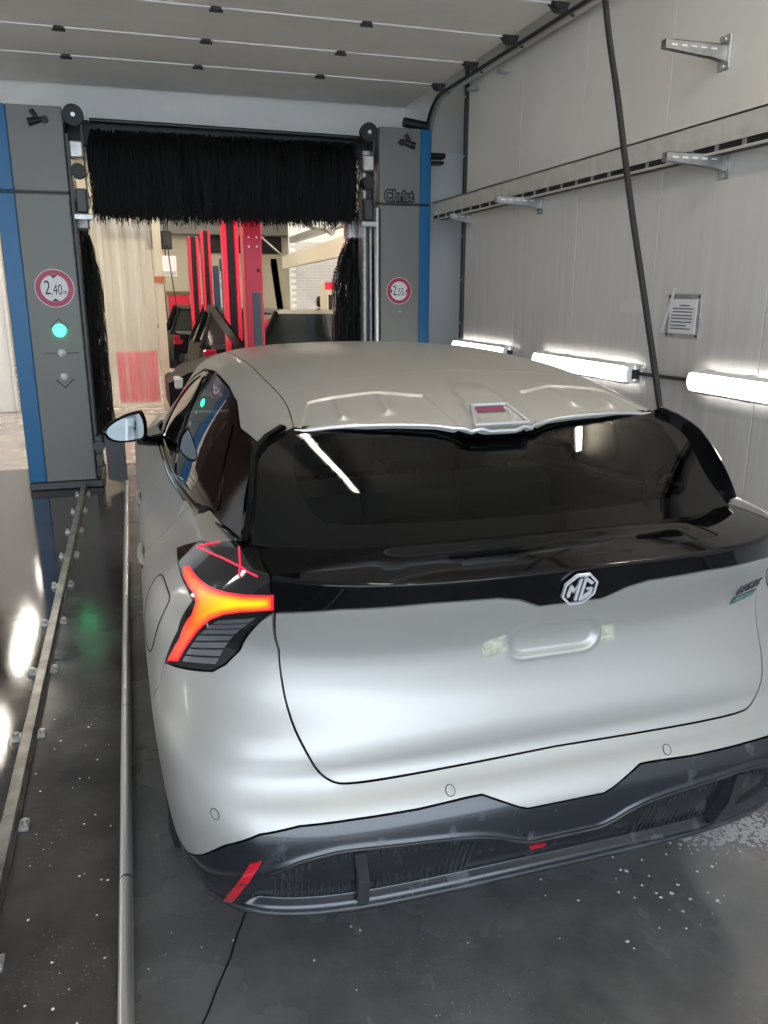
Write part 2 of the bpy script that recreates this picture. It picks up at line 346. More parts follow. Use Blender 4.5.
def normals(S,a,b,h=1e-3):
    p=np.array(S(np.asarray(a)+h,b)); q=np.array(S(np.asarray(a)-h,b)); r=np.array(S(a,np.asarray(b)+h)); t=np.array(S(a,np.asarray(b)-h))
    n=np.cross((p-q).T,(r-t).T).T
    n=n/np.maximum(np.linalg.norm(n,axis=0),1e-12)
    P=np.array(S(a,b)); c=np.array([0*P[0],np.clip(P[1],.9,3.7),.6+0*P[0]])
    sg=np.sign(((P-c)*n).sum(0)); return n*np.where(sg==0,1,sg)
# greenhouse
zc=pchip([.40,.51,.65,.8,1.0,1.3,1.7,2.2,2.6,2.9,3.3,3.75],[1.405,1.455,1.500,1.525,1.547,1.567,1.575,1.560,1.515,1.42,1.23,1.03])
zr=pchip([.25,.40,.55,.8,1.2,1.7,2.2,2.6,3.0,3.4,3.75],[1.30,1.37,1.408,1.44,1.475,1.492,1.48,1.435,1.31,1.14,1.015])
xr=pchip([.25,.55,.8,1.2,1.8,2.4,2.8,3.3,3.75],[.61,.605,.625,.65,.655,.64,.64,.70,.74])
zc=smooth_tab(zc,.40,3.75,.06); zr=smooth_tab(zr,.25,3.75,.06); xr=smooth_tab(xr,.25,3.75,.08)
def G(y,p):
    y=np.asarray(y,float); p=np.asarray(p,float); y,p=np.broadcast_arrays(y,p)
    a=np.abs(p); C=zc(y); R=zr(y); X=xr(y); B=xb(y); Zb=zb(y)
    # control points: centre, mid roof, shoulder, rail, side mid, belt
    t=np.clip(a,0,1); u=np.clip(a-1,0,1)
    xr_=X*(t*1.06-.06*t**3); zr_=C-(C-R)*(.45*t**2+.55*t**6)
    bul=.022*np.sin(u*PI)
    dx=B-X; dz=R-Zb; L=np.sqrt(dx*dx+dz*dz)+1e-6
    xs=X+dx*u+bul*dz/L; zs=R-dz*u+bul*dx/L
    x=np.where(a<=1,xr_,xs); z=np.where(a<=1,zr_,zs)
    return np.sign(p+1e-12)*x,y+0*x,z
def gnormal(y,p): return normals(G,y,p)
yg=smooth_tab(pchip([1.15,1.19,1.25,1.35,1.43,1.47],[.18,.22,.285,.405,.525,.59]),1.15,1.47,.02)
def GL(x,z):
    x=np.asarray(x,float); z=np.asarray(z,float); x,z=np.broadcast_arrays(x,z)
    k=.26-.16*(np.clip(z,1.19,1.43)-1.19)/.24
    return x+0*z, yg(z)+k*x*x, z+0*x
# ================================================================== the car
CAR_O=(.955,1.55,0.0)
car=empty('electric_suv',CAR_O,0,'silver electric SUV with black tailgate band, seen from behind','car')
QS=.6
def Gq(y,q): return G(y,np.asarray(q,float)/QS)
def inpoly(px,py,poly):
    c=np.zeros(px.shape,bool); n=len(poly)
    for i in range(n):
        x0,y0=poly[i]; x1,y1=poly[(i+1)%n]
        if y0==y1: continue
        k=((y0>py)!=(y1>py))&(px<(x1-x0)*(py-y0)/(y1-y0)+x0); c^=k
    return c
def segdist(px,py,poly):
    d=np.full(px.shape,1e9); n=len(poly)
    for i in range(n):
        x0,y0=poly[i]; x1,y1=poly[(i+1)%n]; dx,dy=x1-x0,y1-y0; L=dx*dx+dy*dy+1e-15
        t=np.clip(((px-x0)*dx+(py-y0)*dy)/L,0,1); d=np.minimum(d,np.hypot(px-x0-t*dx,py-y0-t*dy))
    return d
def inset(poly,d):
    P=np.array(poly,float); n=len(P)
    A=.5*sum(P[i][0]*P[(i+1)%n][1]-P[(i+1)%n][0]*P[i][1] for i in range(n))
    if A<0: P=P[::-1].copy()
    out=[]
    for i in range(n):
        e0=P[i]-P[i-1]; e1=P[(i+1)%n]-P[i]; e0/=np.linalg.norm(e0)+1e-12; e1/=np.linalg.norm(e1)+1e-12
        n0=np.array([-e0[1],e0[0]]); n1=np.array([-e1[1],e1[0]]); b=n0+n1; k=max(.4,1+float(n0@n1))
        out.append(P[i]+b*d/k)
    return [tuple(p) for p in out]
def smoothpoly(pts,k=4,closed=True):
    """Catmull-Rom through the points"""
    P=[np.array(p,float) for p in pts]; n=len(P); out=[]
    for i in range(n if closed else n-1):
        p0=P[(i-1)%n] if closed or i>0 else P[0]; p1=P[i]; p2=P[(i+1)%n]; p3=P[(i+2)%n] if closed or i+2<n else P[-1]
        for j in range(k):
            t=j/k; out.append(tuple(.5*((2*p1)+(-p0+p2)*t+(2*p0-5*p1+4*p2-p3)*t*t+(-p0+3*p1-3*p2+p3)*t**3)))
    if not closed: out.append(tuple(P[-1]))
    return out
def panel(name,S,poly,mt,parent,sp=.03,gap=.0025,off=0.0,thick=.014,holes=(),dense=None,extra=None,exr=.004):
    poly=[tuple(map(float,p)) for p in poly]
    if S is E: poly=[(a+.030*float(sst(.33,.52,a)*(1-sst(1.15,1.5,a))),b) for a,b in poly]
    if gap: poly=inset(poly,gap)
    loops=[poly]+[list(h) for h in holes]; V=[];Ed=[];B=[]
    for lp in loops:
        st=len(V); n=len(lp)
        for i in range(n):
            a=np.array(lp[i]); b=np.array(lp[(i+1)%n]); k=max(1,int(math.ceil(np.linalg.norm(b-a)/(sp*.8))))
            for j in range(k): V.append(tuple(a+(b-a)*j/k))
        ids=list(range(st,len(V))); B.append(ids); Ed+=[(ids[i],ids[(i+1)%len(ids)]) for i in range(len(ids))]
    P=np.array(poly); lo=P.min(0); hi=P.max(0)
    def grid(s_,l,h,ox=0):
        gx,gy=np.meshgrid(np.arange(l[0]+s_*.37,h[0],s_),np.arange(l[1]+s_*.41,h[1],s_)); gx=gx.copy(); gx[::2]+=s_*.5
        return gx.ravel(),gy.ravel()
    gx,gy=grid(sp,lo,hi); ok=inpoly(gx,gy,poly)&(segdist(gx,gy,poly)>sp*.45)
    for h in holes: ok&=~inpoly(gx,gy,h)&(segdist(gx,gy,h)>sp*.45)
    gx,gy=gx[ok],gy[ok]
    if dense:
        (dl,dh,ds)=dense; k=~((gx>dl[0])&(gx<dh[0])&(gy>dl[1])&(gy<dh[1])); gx,gy=gx[k],gy[k]
        hx,hy=grid(ds,dl,dh); ok=inpoly(hx,hy,poly)&(segdist(hx,hy,poly)>ds*.45); gx=np.r_[gx,hx[ok]]; gy=np.r_[gy,hy[ok]]
    if extra is not None:
        ex=np.array(extra,float); ex=ex[inpoly(ex[:,0],ex[:,1],poly)&(segdist(ex[:,0],ex[:,1],poly)>exr*.6)]
        keep=np.ones(len(gx),bool)
        for i0 in range(0,len(gx),400):
            dd=(gx[i0:i0+400,None]-ex[None,:,0])**2+(gy[i0:i0+400,None]-ex[None,:,1])**2; keep[i0:i0+400]=dd.min(1)>exr*exr
        gx=np.r_[gx[keep],ex[:,0]]; gy=np.r_[gy[keep],ex[:,1]]
    V+=list(zip(gx,gy))
    r=delaunay_2d_cdt([Vector(p) for p in V],Ed,[B[0]],1,1e-7)
    v2=np.array([(p.x,p.y) for p in r[0]]); F=[tuple(f) for f in r[2]]
    if holes:
        c=np.array([v2[list(f)].mean(0) for f in F]); k=np.zeros(len(F),bool)
        for h in holes: k|=inpoly(c[:,0],c[:,1],h)
        F=[f for f,q in zip(F,k) if not q]
    X=np.array(S(v2[:,0],v2[:,1])); Nn=normals(S,v2[:,0],v2[:,1]); X=X+Nn*off
    verts=X.T.tolist(); norms=Nn.T.tolist()
    # orient
    def orient(f):
        a,b,c=[np.array(verts[i]) for i in f[:3]]; return f if np.dot(np.cross(b-a,c-a),np.array(norms[f[0]]))>=0 else f[::-1]
    F=[orient(f) for f in F]
    used={}
    for f in F:
        for i in range(3):
            e=(f[i],f[(i+1)%3]); used[e]=1
    bnd=[e for e in used if (e[1],e[0]) not in used]
    if thick:
        idx={}
        for a,b in bnd:
            for q in (a,b):
                if q not in idx:
                    p=np.array(verts[q]); nn=np.array(norms[q]); idx[q]=len(verts)
                    verts+= [p.tolist(),(p-nn*thick).tolist()]; norms+=[[0,0,0],[0,0,0]]
        nf=len(F)
        for a,b in bnd:
            ia,ib=idx[a],idx[b]; F.append((ib,ia,ia+1,ib+1))
            p=np.array(verts[ia]);q=np.array(verts[ib]);r_=np.array(verts[ia+1]); nn=np.cross(p-q,r_-q); nn/=np.linalg.norm(nn)+1e-12
            for k in (ia,ib,ia+1,ib+1): norms[k]=(np.array(norms[k])+nn).tolist()
    me=bpy.data.meshes.new(name); me.from_pydata(verts,[],F); me.update()
    me.polygons.foreach_set('use_smooth',[True]*len(F))
    nv=[Vector(n).normalized() for n in norms]; me.normals_split_custom_set_from_vertices(nv)
    return link_mesh(name,me,mt,parent)
def mir(poly,ax=0): return [((-a,b) if ax==0 else (a,-b)) for a,b in poly]
def sym(left):  # left: from bottom centre round the left side to top centre
    return left+[(-a,b) for a,b in left[::-1] if abs(a)>1e-6]
def smask(v,a,b,e): return sst(a-e,a+e,v)*(1-sst(b-e,b+e,v))
# ---- relief
def rrect(x,y,cx,cy,hw,hh,r):
    qx=np.abs(x-cx)-hw+r; qy=np.abs(y-cy)-hh+r
    return np.hypot(np.maximum(qx,0),np.maximum(qy,0))+np.minimum(np.maximum(qx,qy),0)-r
def rel_handle(s,v,X,Y,Z):
    d=rrect(s,v,0,.951,.128,.046,.044); return -.0075*(1-sst(-.018,.000,d))+.0026*np.exp(-(d-.003)**2/(2*.005**2))
_rl=pchip([0,.09,.14,.19,.25,.40,.54,.62,.69,.80,.95],[.458,.458,.470,.490,.505,.522,.530,.515,.480,.425,.40])
def ridge_v(a): return _rl(np.abs(a))
def rel_low(s,v,X,Y,Z):
    a=np.abs(s); r=ridge_v(a)
    g=sst(-.004,.016,r-.016-v)*sst(-.004,.008,v-.328)*(1-sst(.73,.79,a))
    return -.028*g+.005*np.exp(-((v-r)/.008)**2)*(1-sst(.66,.71,a))
def rel_deck(s,v,X,Y,Z):
    a=np.abs(s); return -.009*sst(1.225,1.232,v)*(1-sst(.46,.56,a))*(1-sst(1.30,1.345,v))
RELIEF[:]=[rel_handle,rel_low,rel_deck]
# ---- underlay so that panel gaps look into darkness
WR=(.93,.36); WF=(3.765,.36)
def underlay():
    ss=np.r_[np.linspace(0,PI/2,40),np.linspace(PI/2,SF,70)[1:],np.linspace(SF,SE,30)[1:]]; vv=np.r_[np.linspace(.2,VL,30),np.linspace(VL,1.36,8)[1:]]
    ss=np.r_[-ss[::-1],ss[1:]]
    A,Bv=np.meshgrid(ss,vv,indexing='ij'); P=np.array(Ebase(A.ravel(),Bv.ravel())); N_=normals(Ebase,A.ravel(),Bv.ravel())
    P=P-N_*.05; n=len(vv); F=[]
    for i in range(len(ss)-1):
        for j in range(n-1):
            c=P[:,[i*n+j,(i+1)*n+j,(i+1)*n+j+1,i*n+j+1]].mean(1)
            if any(math.hypot(c[1]-q[0],c[2]-q[1])<.44 for q in (WR,WF)): continue
            F.append((i*n+j,(i+1)*n+j,(i+1)*n+j+1,i*n+j+1))
    me=bpy.data.meshes.new('body_shell'); me.from_pydata(P.T.tolist(),[],F); me.update(); link_mesh('body_shell',me,M['gap'],car)
underlay()
fl=MB(); fl.box((-.80,.25,.20),(.80,4.4,.26)); fl.build('underbody',M['gap'],car)
# ---- tailgate
band=[(-.7501,1.0782),(-.605,1.0995),(-.402,1.1100),(-.225,1.107),(-.16,1.095),(-.092,1.067)]
shut=[(-.46,.6575),(-.510,.6585),(-.541,.6645),(-.5690,.690),(-.5993,.747),(-.6331,.8069),(-.6594,.8696),(-.6848,.9671)]
tgb=[(0,.663),(-.2108,.6600),(-.40,.6580)]
tg_poly=sym(tgb+smoothpoly(shut,3,False)+band+[(0,1.067)])
hx=[]
for o_ in (-.020,-.016,-.012,-.009,-.006,-.003,0.0,.003,.006,.010,.015):   # rows of points that follow the rim of the recess
    hw,hh,r_=.128+o_,.046+o_,max(.044+o_,.004)
    for cx_,cy_,a0 in ((hw-r_,hh-r_,0),(-(hw-r_),hh-r_,PI/2),(-(hw-r_),-(hh-r_),PI),(hw-r_,-(hh-r_),PI*1.5)):
        for k in range(13): hx.append((cx_+r_*math.cos(a0+PI/2*k/12),.951+cy_+r_*math.sin(a0+PI/2*k/12)))
    for k in range(1,36):
        xx=-(hw-r_)+2*(hw-r_)*k/36; hx+=[(xx,.951+hh),(xx,.951-hh)]
tailgate=panel('tailgate',E,tg_poly,M['paint'],car,sp=.03,dense=((-.155,.893),(.155,1.010),.010),extra=hx,exr=.006)
tailgate['label']='silver tailgate panel'
light=[(-1.4379,1.0981),(-1.1942,1.1697),(-1.0638,1.3026),(-.948,1.3532),(-.8707,1.2441),(-.7613,1.0881),(-.7699,1.0533),(-.7844,.9566),(-.8176,.9182),(-.8563,.8958),(-.9408,.8868),(-1.0731,.8742),(-1.0229,.965),(-1.0306,1.0523),(-1.0953,1.069),(-1.2296,1.083)]
deck=sym([(0,1.067)]+band[::-1]+[(-.7613,1.0881),(-.8707,1.2441),(-.948,1.3532),(-.85,1.358),(-.5,1.358),(-.2,1.358),(0,1.358)])
tb=panel('tailgate_band',E,deck,M['gloss'],car,sp=.02,dense=((-.62,1.195),(.62,1.35),.0085)); tb['label']='gloss black ducktail band across the tailgate'
# ---- bumper (silver)
btop=[(-.8597,.4806),(-.7844,.536),(-.7012,.5755),(-.6213,.5924),(-.5254,.5949),(-.3795,.595),(-.262,.600),(-.225,.600),(-.132,.5573),(-.11,.55)]
def arc(c,r,a0,a1,n): # wheel arch in side domain -> (s,v), left
    return [(-(PI/2+c[0]+r*math.cos(a)-YS),c[1]+r*math.sin(a)) for a in np.linspace(a0,a1,n)]
def arc_s(c,r,a0,a1,n):
    """arch on the rear corner: the plan curve bends, so solve y for s"""
    ss=np.linspace(.6,PI/2,600); out=[]
    for a in np.linspace(a0,a1,n):
        y=c[0]+r*math.cos(a); z=c[1]+r*math.sin(a)
        if y>=YS: out.append((-(PI/2+y-YS),z)); continue
        yy=Ebase(ss,np.full(ss.shape,z))[1]; out.append((-float(np.interp(y,yy,ss)),z))
    return out
RA=.425
seamB=arc_s(WR,RA,PI*.80,PI*.80,1)[0]
lowL=arc_s(WR,RA,PI*.80,PI*1.0,7)
lowL=[(a,b) for a,b in lowL if b>.37]
bump=[(0,.55)]+btop[::-1]+[(-.94,.435),lowL[-1]]+lowL[::-1][1:]
bump+= [(-1.10,.80),(-1.0731,.8742),(-.9408,.8868),(-.8563,.8958),(-.8176,.9182),(-.7844,.9566),(-.7699,1.0533),(-.753,1.075)]+smoothpoly(shut,3,False)[::-1]+tgb[::-1]
bumper=panel('rear_bumper',E,sym(bump),M['paint'],car,sp=.03); bumper['label']='silver rear bumper skin'
# ---- lower bumper (black)
low=[(0,.302),(-.3,.302),(-.6,.304),(-.78,.308),(-.86,.312),(-1.05,.315),arc_s(WR,RA,PI*1.04,PI*1.04,1)[0],lowL[-1],(-.94,.435)]+btop+[(0,.55)]
lx=[(a,float(ridge_v(a))+o_) for a in np.linspace(-.82,.82,230) for o_ in (-.036,-.029,-.023,-.017,-.011,-.006,0,.006,.012,.018)]
lx+=[(a,z_) for a in np.linspace(-.82,.82,180) for z_ in (.320,.325,.329,.333,.338,.345)]
lower=panel('lower_bumper',E,sym(low),M['bump'],car,sp=.016,thick=.03,extra=lx,exr=.006); lower['label']='black plastic lower bumper with dried water marks'
# bright ridge along the lower bumper and thin lower lip
def strip(name,pts,r,mt,parent,off=.004,S=E,n=6):
    P=np.array(pts); X=np.array(S(P[:,0],P[:,1])); N_=normals(S,P[:,0],P[:,1]); X=(X+N_*off).T
    return MB().tube([tuple(p) for p in X],r,n).build(name,mt,parent)
ln=[(a,float(ridge_v(a))) for a in np.linspace(-.69,.69,110)]
strip('bumper_ridge',ln,.0032,M['bumpd'],lower,.0015)
strip('bumper_lip',[(a,.307+.01*sst(.6,.9,abs(a))) for a in np.linspace(-.9,.9,80)],.009,M['bumpd'],lower,.0)
# grille ribs in the recess, and the two fins that split it
ribs=MB()
for sg in (-1,1):
    for k in range(31):
        a=.255+k*.0148
        if .487<a<.53: continue
        top=float(ridge_v(a))-.030
        p=np.array([[sg*a,.342],[sg*(a-.012),top]]); X=np.array(E(p[:,0],p[:,1])); N_=normals(Ebase,p[:,0],p[:,1]); X=(X+N_*.003).T
        ribs.tube([tuple(q) for q in X],.0036,4)
rb=ribs.build('grille_ribs',M['bumpd'],lower); rb['kind']='stuff'
for sg in (-1,1):
    p=np.array([[sg*.508,.334],[sg*.508,.43],[sg*.512,.518]]); X=np.array(Ebase(p[:,0],p[:,1])); N_=normals(Ebase,p[:,0],p[:,1])
    m=MB(); w=.014
    Q=[]
    for k in range(3):
        c=X[:,k]; n_=N_[:,k]; 
        for dx in (-w,w): Q+= [tuple(c+np.array([dx,0,0])+n_*.006),tuple(c+np.array([dx,0,0])-n_*.04)]
    F=[]
    for k in range(2):
        b=k*4; F+=[(b,b+2,b+6,b+4),(b+1,b+5,b+7,b+3),(b,b+4,b+5,b+1),(b+2,b+3,b+7,b+6)]
    F+=[(0,1,3,2),(8,10,11,9)]
    m.add(Q,F).build('diffuser_fin',M['bumpd'],lower)
refl=[(-.7309,.5021),(-.7045,.5111),(-.797,.340),(-.830,.322)]
for sg in (1,-1): panel('reflector',E,[(a*sg,b) for a,b in refl],M['reflector'],lower,sp=.02,gap=0,off=.006,thick=.012)
panel('rear_fog_lamp',E,[(-.075,.386),(-.025,.386),(-.030,.376),(-.070,.376)],M['reflector'],lower,sp=.01,gap=0,off=.006,thick=.012)
# parking sensors
for s_,v_ in ((-.300,.6185),(.310,.6175),(-.7982,.6037),(.7982,.6037)):
    ring=[(s_+.011*math.cos(t),v_+.011*math.sin(t)) for t in np.linspace(0,2*PI,18)[:-1]]
    strip('sensor_ring',ring+[ring[0]],.0009,M['trim'],bumper,.0005)
    panel('parking_sensor',E,ring,M['paint'],bumper,sp=.006,gap=.0012,off=.0012,thick=.004)
# tape marks beside the recess
for tp in ([(-.195,.962),(-.143,.978),(-.133,.93),(-.186,.916),(-.2,.94)],[(.134,.962),(.172,.966),(.176,.921),(.138,.918)]):
    panel('tape_patch',E,tp,M['tape'],tailgate,sp=.01,gap=0,off=.0012,thick=.0015)
# ---- quarter panel, doors, wings, on each side
def side(poly,sg): return [(a*sg,b) for a,b in poly]
def ys(y): return -(PI/2+y-YS)
archR=arc_s(WR,RA,PI*.80,0.0,26)
for sg in (1,-1):
    nm='left' if sg==1 else 'right'
    q=[(-1.0731,.8742),(-1.10,.80)]+archR+[(ys(WR[0]+RA),.33),(ys(1.42),.33),(ys(1.42),.55),(ys(1.32),.80),(ys(1.09),1.00),(ys(1.0),1.06),(ys(.90),1.19),(ys(.8),1.30),(ys(.62),1.335),(-1.25,1.350),(-1.05,1.356),(-.948,1.3532),(-1.0638,1.3026),(-1.1942,1.1697),(-1.4379,1.0981),(-1.2296,1.083),(-1.0953,1.069),(-1.0306,1.0523),(-1.0229,.965)]
    qp=panel('rear_quarter',E,side(q,sg),M['paint'],car,sp=.03)
    if sg==1:
        fp=smoothpoly([(-1.38,1.035),(-1.24,1.035),(-1.145,1.015),(-1.16,.94),(-1.21,.865),(-1.30,.86),(-1.40,.92),(-1.42,1.0)],4)
        strip('flap_seam',fp+[fp[0]],.0018,M['gap'],qp,.0002)
        panel('charge_flap',E,fp,M['paint'],qp,sp=.02,gap=.003,off=.0008,thick=.004)
    rd=[(ys(1.42),.33),(ys(1.42),.55),(ys(1.32),.80),(ys(1.09),1.00),(ys(1.0),1.06),(ys(.90),1.19),(ys(1.1),1.155),(ys(1.9),1.15),(ys(1.905),1.06),(ys(1.99),.9),(ys(2.02),.6),(ys(2.02),.33)]
    fd=[(ys(2.02),.33),(ys(2.02),.6),(ys(1.99),.9),(ys(1.905),1.06),(ys(1.9),1.15),(ys(2.6),1.15),(ys(3.05),1.15),(ys(3.12),1.0),(ys(3.15),.7),(ys(3.12),.45),(ys(3.05),.33)]
    d1=panel('rear_door',E,side(rd,sg),M['paint'],car,sp=.045); d2=panel('front_door',E,side(fd,sg),M['paint'],car,sp=.045)
    fa=arc(WF,RA,PI,0,26)
    fw=[(ys(3.05),.33),(ys(3.12),.45),(ys(3.15),.7),(ys(3.12),1.0),(ys(3.05),1.15),(ys(3.5),1.14),(ys(3.85),1.08),(-(SF+.55),1.03),(-(SF+.75),.95),(-(SF+.6),.86),(-(SF+.45),.55),(ys(3.765+RA),.36)]+fa[::-1]
    fw=[p for p in fw]
    panel('front_wing',E,side(fw,sg),M['paint'],car,sp=.045)
    # dark arch lips and sill
    for c in (WR,WF):
        A=arc_s(c,RA-.003,PI*1.0,0.0,30) if c is WR else arc(c,RA-.003,PI,0,30)
        A2=arc_s(c,RA-.05,PI*1.0,0.0,30) if c is WR else arc(c,RA-.05,PI,0,30)
        panel('arch_trim',E,side(A+A2[::-1],sg),M['trim'],car,sp=.04,gap=0,off=-.004,thick=.05)
    sl=[(ys(1.30),.33),(ys(3.40),.33),(ys(3.40),.20),(ys(1.30),.20)]
    panel('sill_trim',E,side(sl,sg),M['trim'],car,sp=.05,gap=.001,thick=.05)
    # door handles: recess cup and pull bar
    for dpar,y0 in ((d1,1.16),(d2,2.12)):
        cup=smoothpoly([(ys(y0-.10),.93),(ys(y0-.02),.905),(ys(y0+.08),.905),(ys(y0+.13),.93),(ys(y0+.08),.958),(ys(y0-.02),.958)],4)
        panel('handle_cup',E,side(cup,sg),M['gap'],dpar,sp=.02,gap=0,off=.0015,thick=.003)
        pts=[(ys(y0-.115),.948),(ys(y0-.07),.95),(ys(y0+.02),.95),(ys(y0+.12),.95),(ys(y0+.15),.948)]
        P=np.array(side(pts,sg)); X=np.array(E(P[:,0],P[:,1])); N_=normals(E,P[:,0],P[:,1])
        o_=np.array([-.004,.006,.010,.006,-.004]); X=(X+N_*o_).T
        MB().tube([tuple(p) for p in smoothpoly(X,4,False)],.012,10,rs=[.005,.007,.009,.010,.011,.011,.011,.011,.011,.011,.011,.011,.010,.009,.008,.006,.005]).build('door_handle',M['paint'],dpar)
# front bumper, grille, bonnet
fb=[(SE,.25),(SF+.9,.25),(SF+.45,.33),(SF+.45,.55),(SF+.6,.86),(SF+.75,.95),(SE-.3,.97),(SE,.98)]
fbp=[(-a,b) for a,b in fb]
for sg in (1,-1): panel('front_bumper',E,side(fbp,sg),M['paint'],car,sp=.05,gap=.001)
hood=[(SE,.98),(SE-.3,.97),(SF+.75,.95),(SF+.55,1.03),(SF+0.0,1.08),(PI/2+2.75,1.14),(PI/2+2.82,1.34),(SF+.3,1.355),(SE,1.355)]
for sg in (1,-1): panel('bonnet',E,[(a*-sg,b) for a,b in hood],M['paint'],car,sp=.05,gap=.001)
# ---- tail lamps
Yp=[(-0.7826,1.1183),(-0.7657,1.0897),(-0.8421,1.0692),(-0.886,1.0514),(-0.9149,1.0267),(-0.9312,0.9943),(-0.9514,0.9631),(-0.997,0.9004),(-1.0476,0.8868),(-0.9996,0.945),(-0.9845,1.018),(-1.006,1.0558),(-1.0387,1.0713),(-1.1702,1.0874),(-1.2136,1.0965),(-1.1757,1.1019),(-1.051,1.0958),(-0.9873,1.0941),(-0.9274,1.0976),(-0.8575,1.1056)]
lou=[(-.8851,1.029),(-.7889,1.0589),(-.8485,.9103),(-.9752,.8967)]
REFLECTION_LINES=[[(-1.2216,1.1475),(-1.1468,1.1562),(-1.0844,1.162),(-1.0328,1.1663),(-0.9889,1.1701),(-0.9494,1.1697),(-0.9139,1.1662),(-0.882,1.1629),(-0.8526,1.1594)],
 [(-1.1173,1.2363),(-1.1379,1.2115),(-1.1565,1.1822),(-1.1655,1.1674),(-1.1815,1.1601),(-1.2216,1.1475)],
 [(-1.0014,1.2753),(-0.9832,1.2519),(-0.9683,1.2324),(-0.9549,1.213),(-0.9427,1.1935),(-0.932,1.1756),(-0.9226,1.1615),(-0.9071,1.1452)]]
for sg in (1,-1):
    lp=panel('tail_lamp',E,side(light,sg),M['lampbody'],car,sp=.014,gap=.003,off=.001,thick=.03); lp['label']='smoked tail lamp with glowing amber Y shape'
    panel('lamp_rim',E,side(inset(Yp,-.0055),sg),M['lampred'],lp,sp=.012,gap=0,off=.0022,thick=.002)
    go=panel('lamp_glow',E,side(Yp,sg),M['lampglow'],lp,sp=.006,gap=0,off=.0034,thick=0)
    me=go.data; at_=me.attributes.new('glow','FLOAT','POINT'); co=np.array([v.co for v in me.vertices])
    bp=np.array(E(np.array([a*sg for a,b in Yp]),np.array([b for a,b in Yp]))).T
    nseg=len(bp); dd=np.full(len(co),9.)
    for i_ in range(nseg):
        a_=bp[i_]; b_=bp[(i_+1)%nseg]; ab=b_-a_; tt=np.clip(((co-a_)@ab)/(ab@ab),0,1); dd=np.minimum(dd,np.linalg.norm(co-a_-tt[:,None]*ab,axis=1))
    core=np.clip(1.25-np.abs(np.abs(co[:,0])-.755)/.14,.12,1)   # brightest along the inner arm
    at_.data.foreach_set('value',(np.clip(dd/.014,0,1)**.8*core).astype('f4'))
    for k in range(7):
        t0=(k+.06)/7; t1=(k+.80)/7; L=lambda a,b,t:(a[0]+(b[0]-a[0])*t,a[1]+(b[1]-a[1])*t)
        qd=[L(lou[0],lou[3],t0),L(lou[1],lou[2],t0),L(lou[1],lou[2],t1),L(lou[0],lou[3],t1)]
        panel('lamp_louvre',E,side(qd,sg),M['louver'],lp,sp=.03,gap=0,off=.0025,thick=.003)
    for pts in (REFLECTION_LINES if sg==1 else []): strip('red_reflection',side(smoothpoly(pts,2,False),sg),.0022,M['redreflection'],lp,.0022)  # red reflection on the left lens, built as thin glowing strips
# ---- rear glass, fins, roof
trail=[(-.557,1.430),(-.44,1.437),(-.33,1.441),(-.23,1.438),(-.175,1.433),(-.12,1.420),(-.075,1.408)]
gb=[(-.60,1.166),(-.35,1.166),(-.1,1.166)]
frit=[(0,1.166)]+gb[::-1]+[(-.715,1.180),(-.672,1.37),(-.64,1.402)]+trail+[(0,1.408)]
def sym2(L): return L+[(-a,b) for a,b in L[::-1] if abs(a)>1e-6]
frit=sym2([(a,b+ (0 if b<1.3 else .004)) for a,b in frit])
clear=sym2([(0,1.222),(-.3,1.222),(-.48,1.222),(-.53,1.228),(-.558,1.25),(-.577,1.30),(-.578,1.35),(-.563,1.395),(-.53,1.411),(-.44,1.418),(-.33,1.421),(-.23,1.416),(-.12,1.396),(0,1.39)])
fr=panel('rear_window_frame',GL,frit,M['frit'],car,sp=.03,gap=.002,holes=[clear],thick=.01)
panel('rear_window',GL,clear,M['rglass'],car,sp=.03,gap=0,thick=0)
# fins: ridge either side of the glass, joining it to the body side
for sg in (1,-1):
    A=[];n=13
    for k in range(n):
        t=k/(n-1); zz=1.185+t*(1.43-1.185)
        gx=float(np.interp(zz,[1.185,1.20,1.37,1.402,1.437],[.715,.713,.668,.64,.562]))-.006
        y0=float(GL(np.array(gx),np.array(zz))[1])
        yG=y0+.045-.01*t   # point on body side at the same height
        pb=np.array(G(np.array(yG),np.array(-1.0))).ravel()
        # find side param giving this height
        ps=np.linspace(-1,-2,60); gz=np.array(Gq(np.full(60,yG),ps*QS)); i=np.argmin(abs(gz[2]-zz)); pb=gz[:,i]
        ridge=np.array([-(abs(gx)+.012),y0-.012-.022*math.sin(min(1,t*1.15)*PI*.9),zz+.012])
        A.append([np.array([-gx,y0+.004,zz]),ridge,ridge+np.array([-.010,.012,.001]),pb+np.array([.004,0,0])])
    V=[tuple(np.array([p[0]*sg,p[1],p[2]])) for r_ in A for p in r_]; m_=4
    F=[(i*m_+j,i*m_+j+1,(i+1)*m_+j+1,(i+1)*m_+j) for i in range(n-1) for j in range(m_-1)]
    F+=[(0,1,2,3),tuple((n-1)*m_+j for j in (3,2,1,0))]
    f_=MB().add(V,F,False).build('window_fin',M['gloss'],car)
# roof and spoiler
PD=.845
def gq(L): return [(y,p*QS) for y,p in L]
def spo_trail(): return [(.435,-.0),(.437,-.125),(.455,-.165),(.487,-.27),(.508,-.45),(.522,-.60),(.556,-.905)]
lat=[(.91,0.0),(.885,-.3),(.865,-.6),(.885,-PD)]
spo=spo_trail()+[(.713,-.865),(.80,-.85)]+lat[::-1]
spoly=gq(spo)+[(y,-p) for y,p in gq(spo)[::-1] if abs(p)>1e-6]
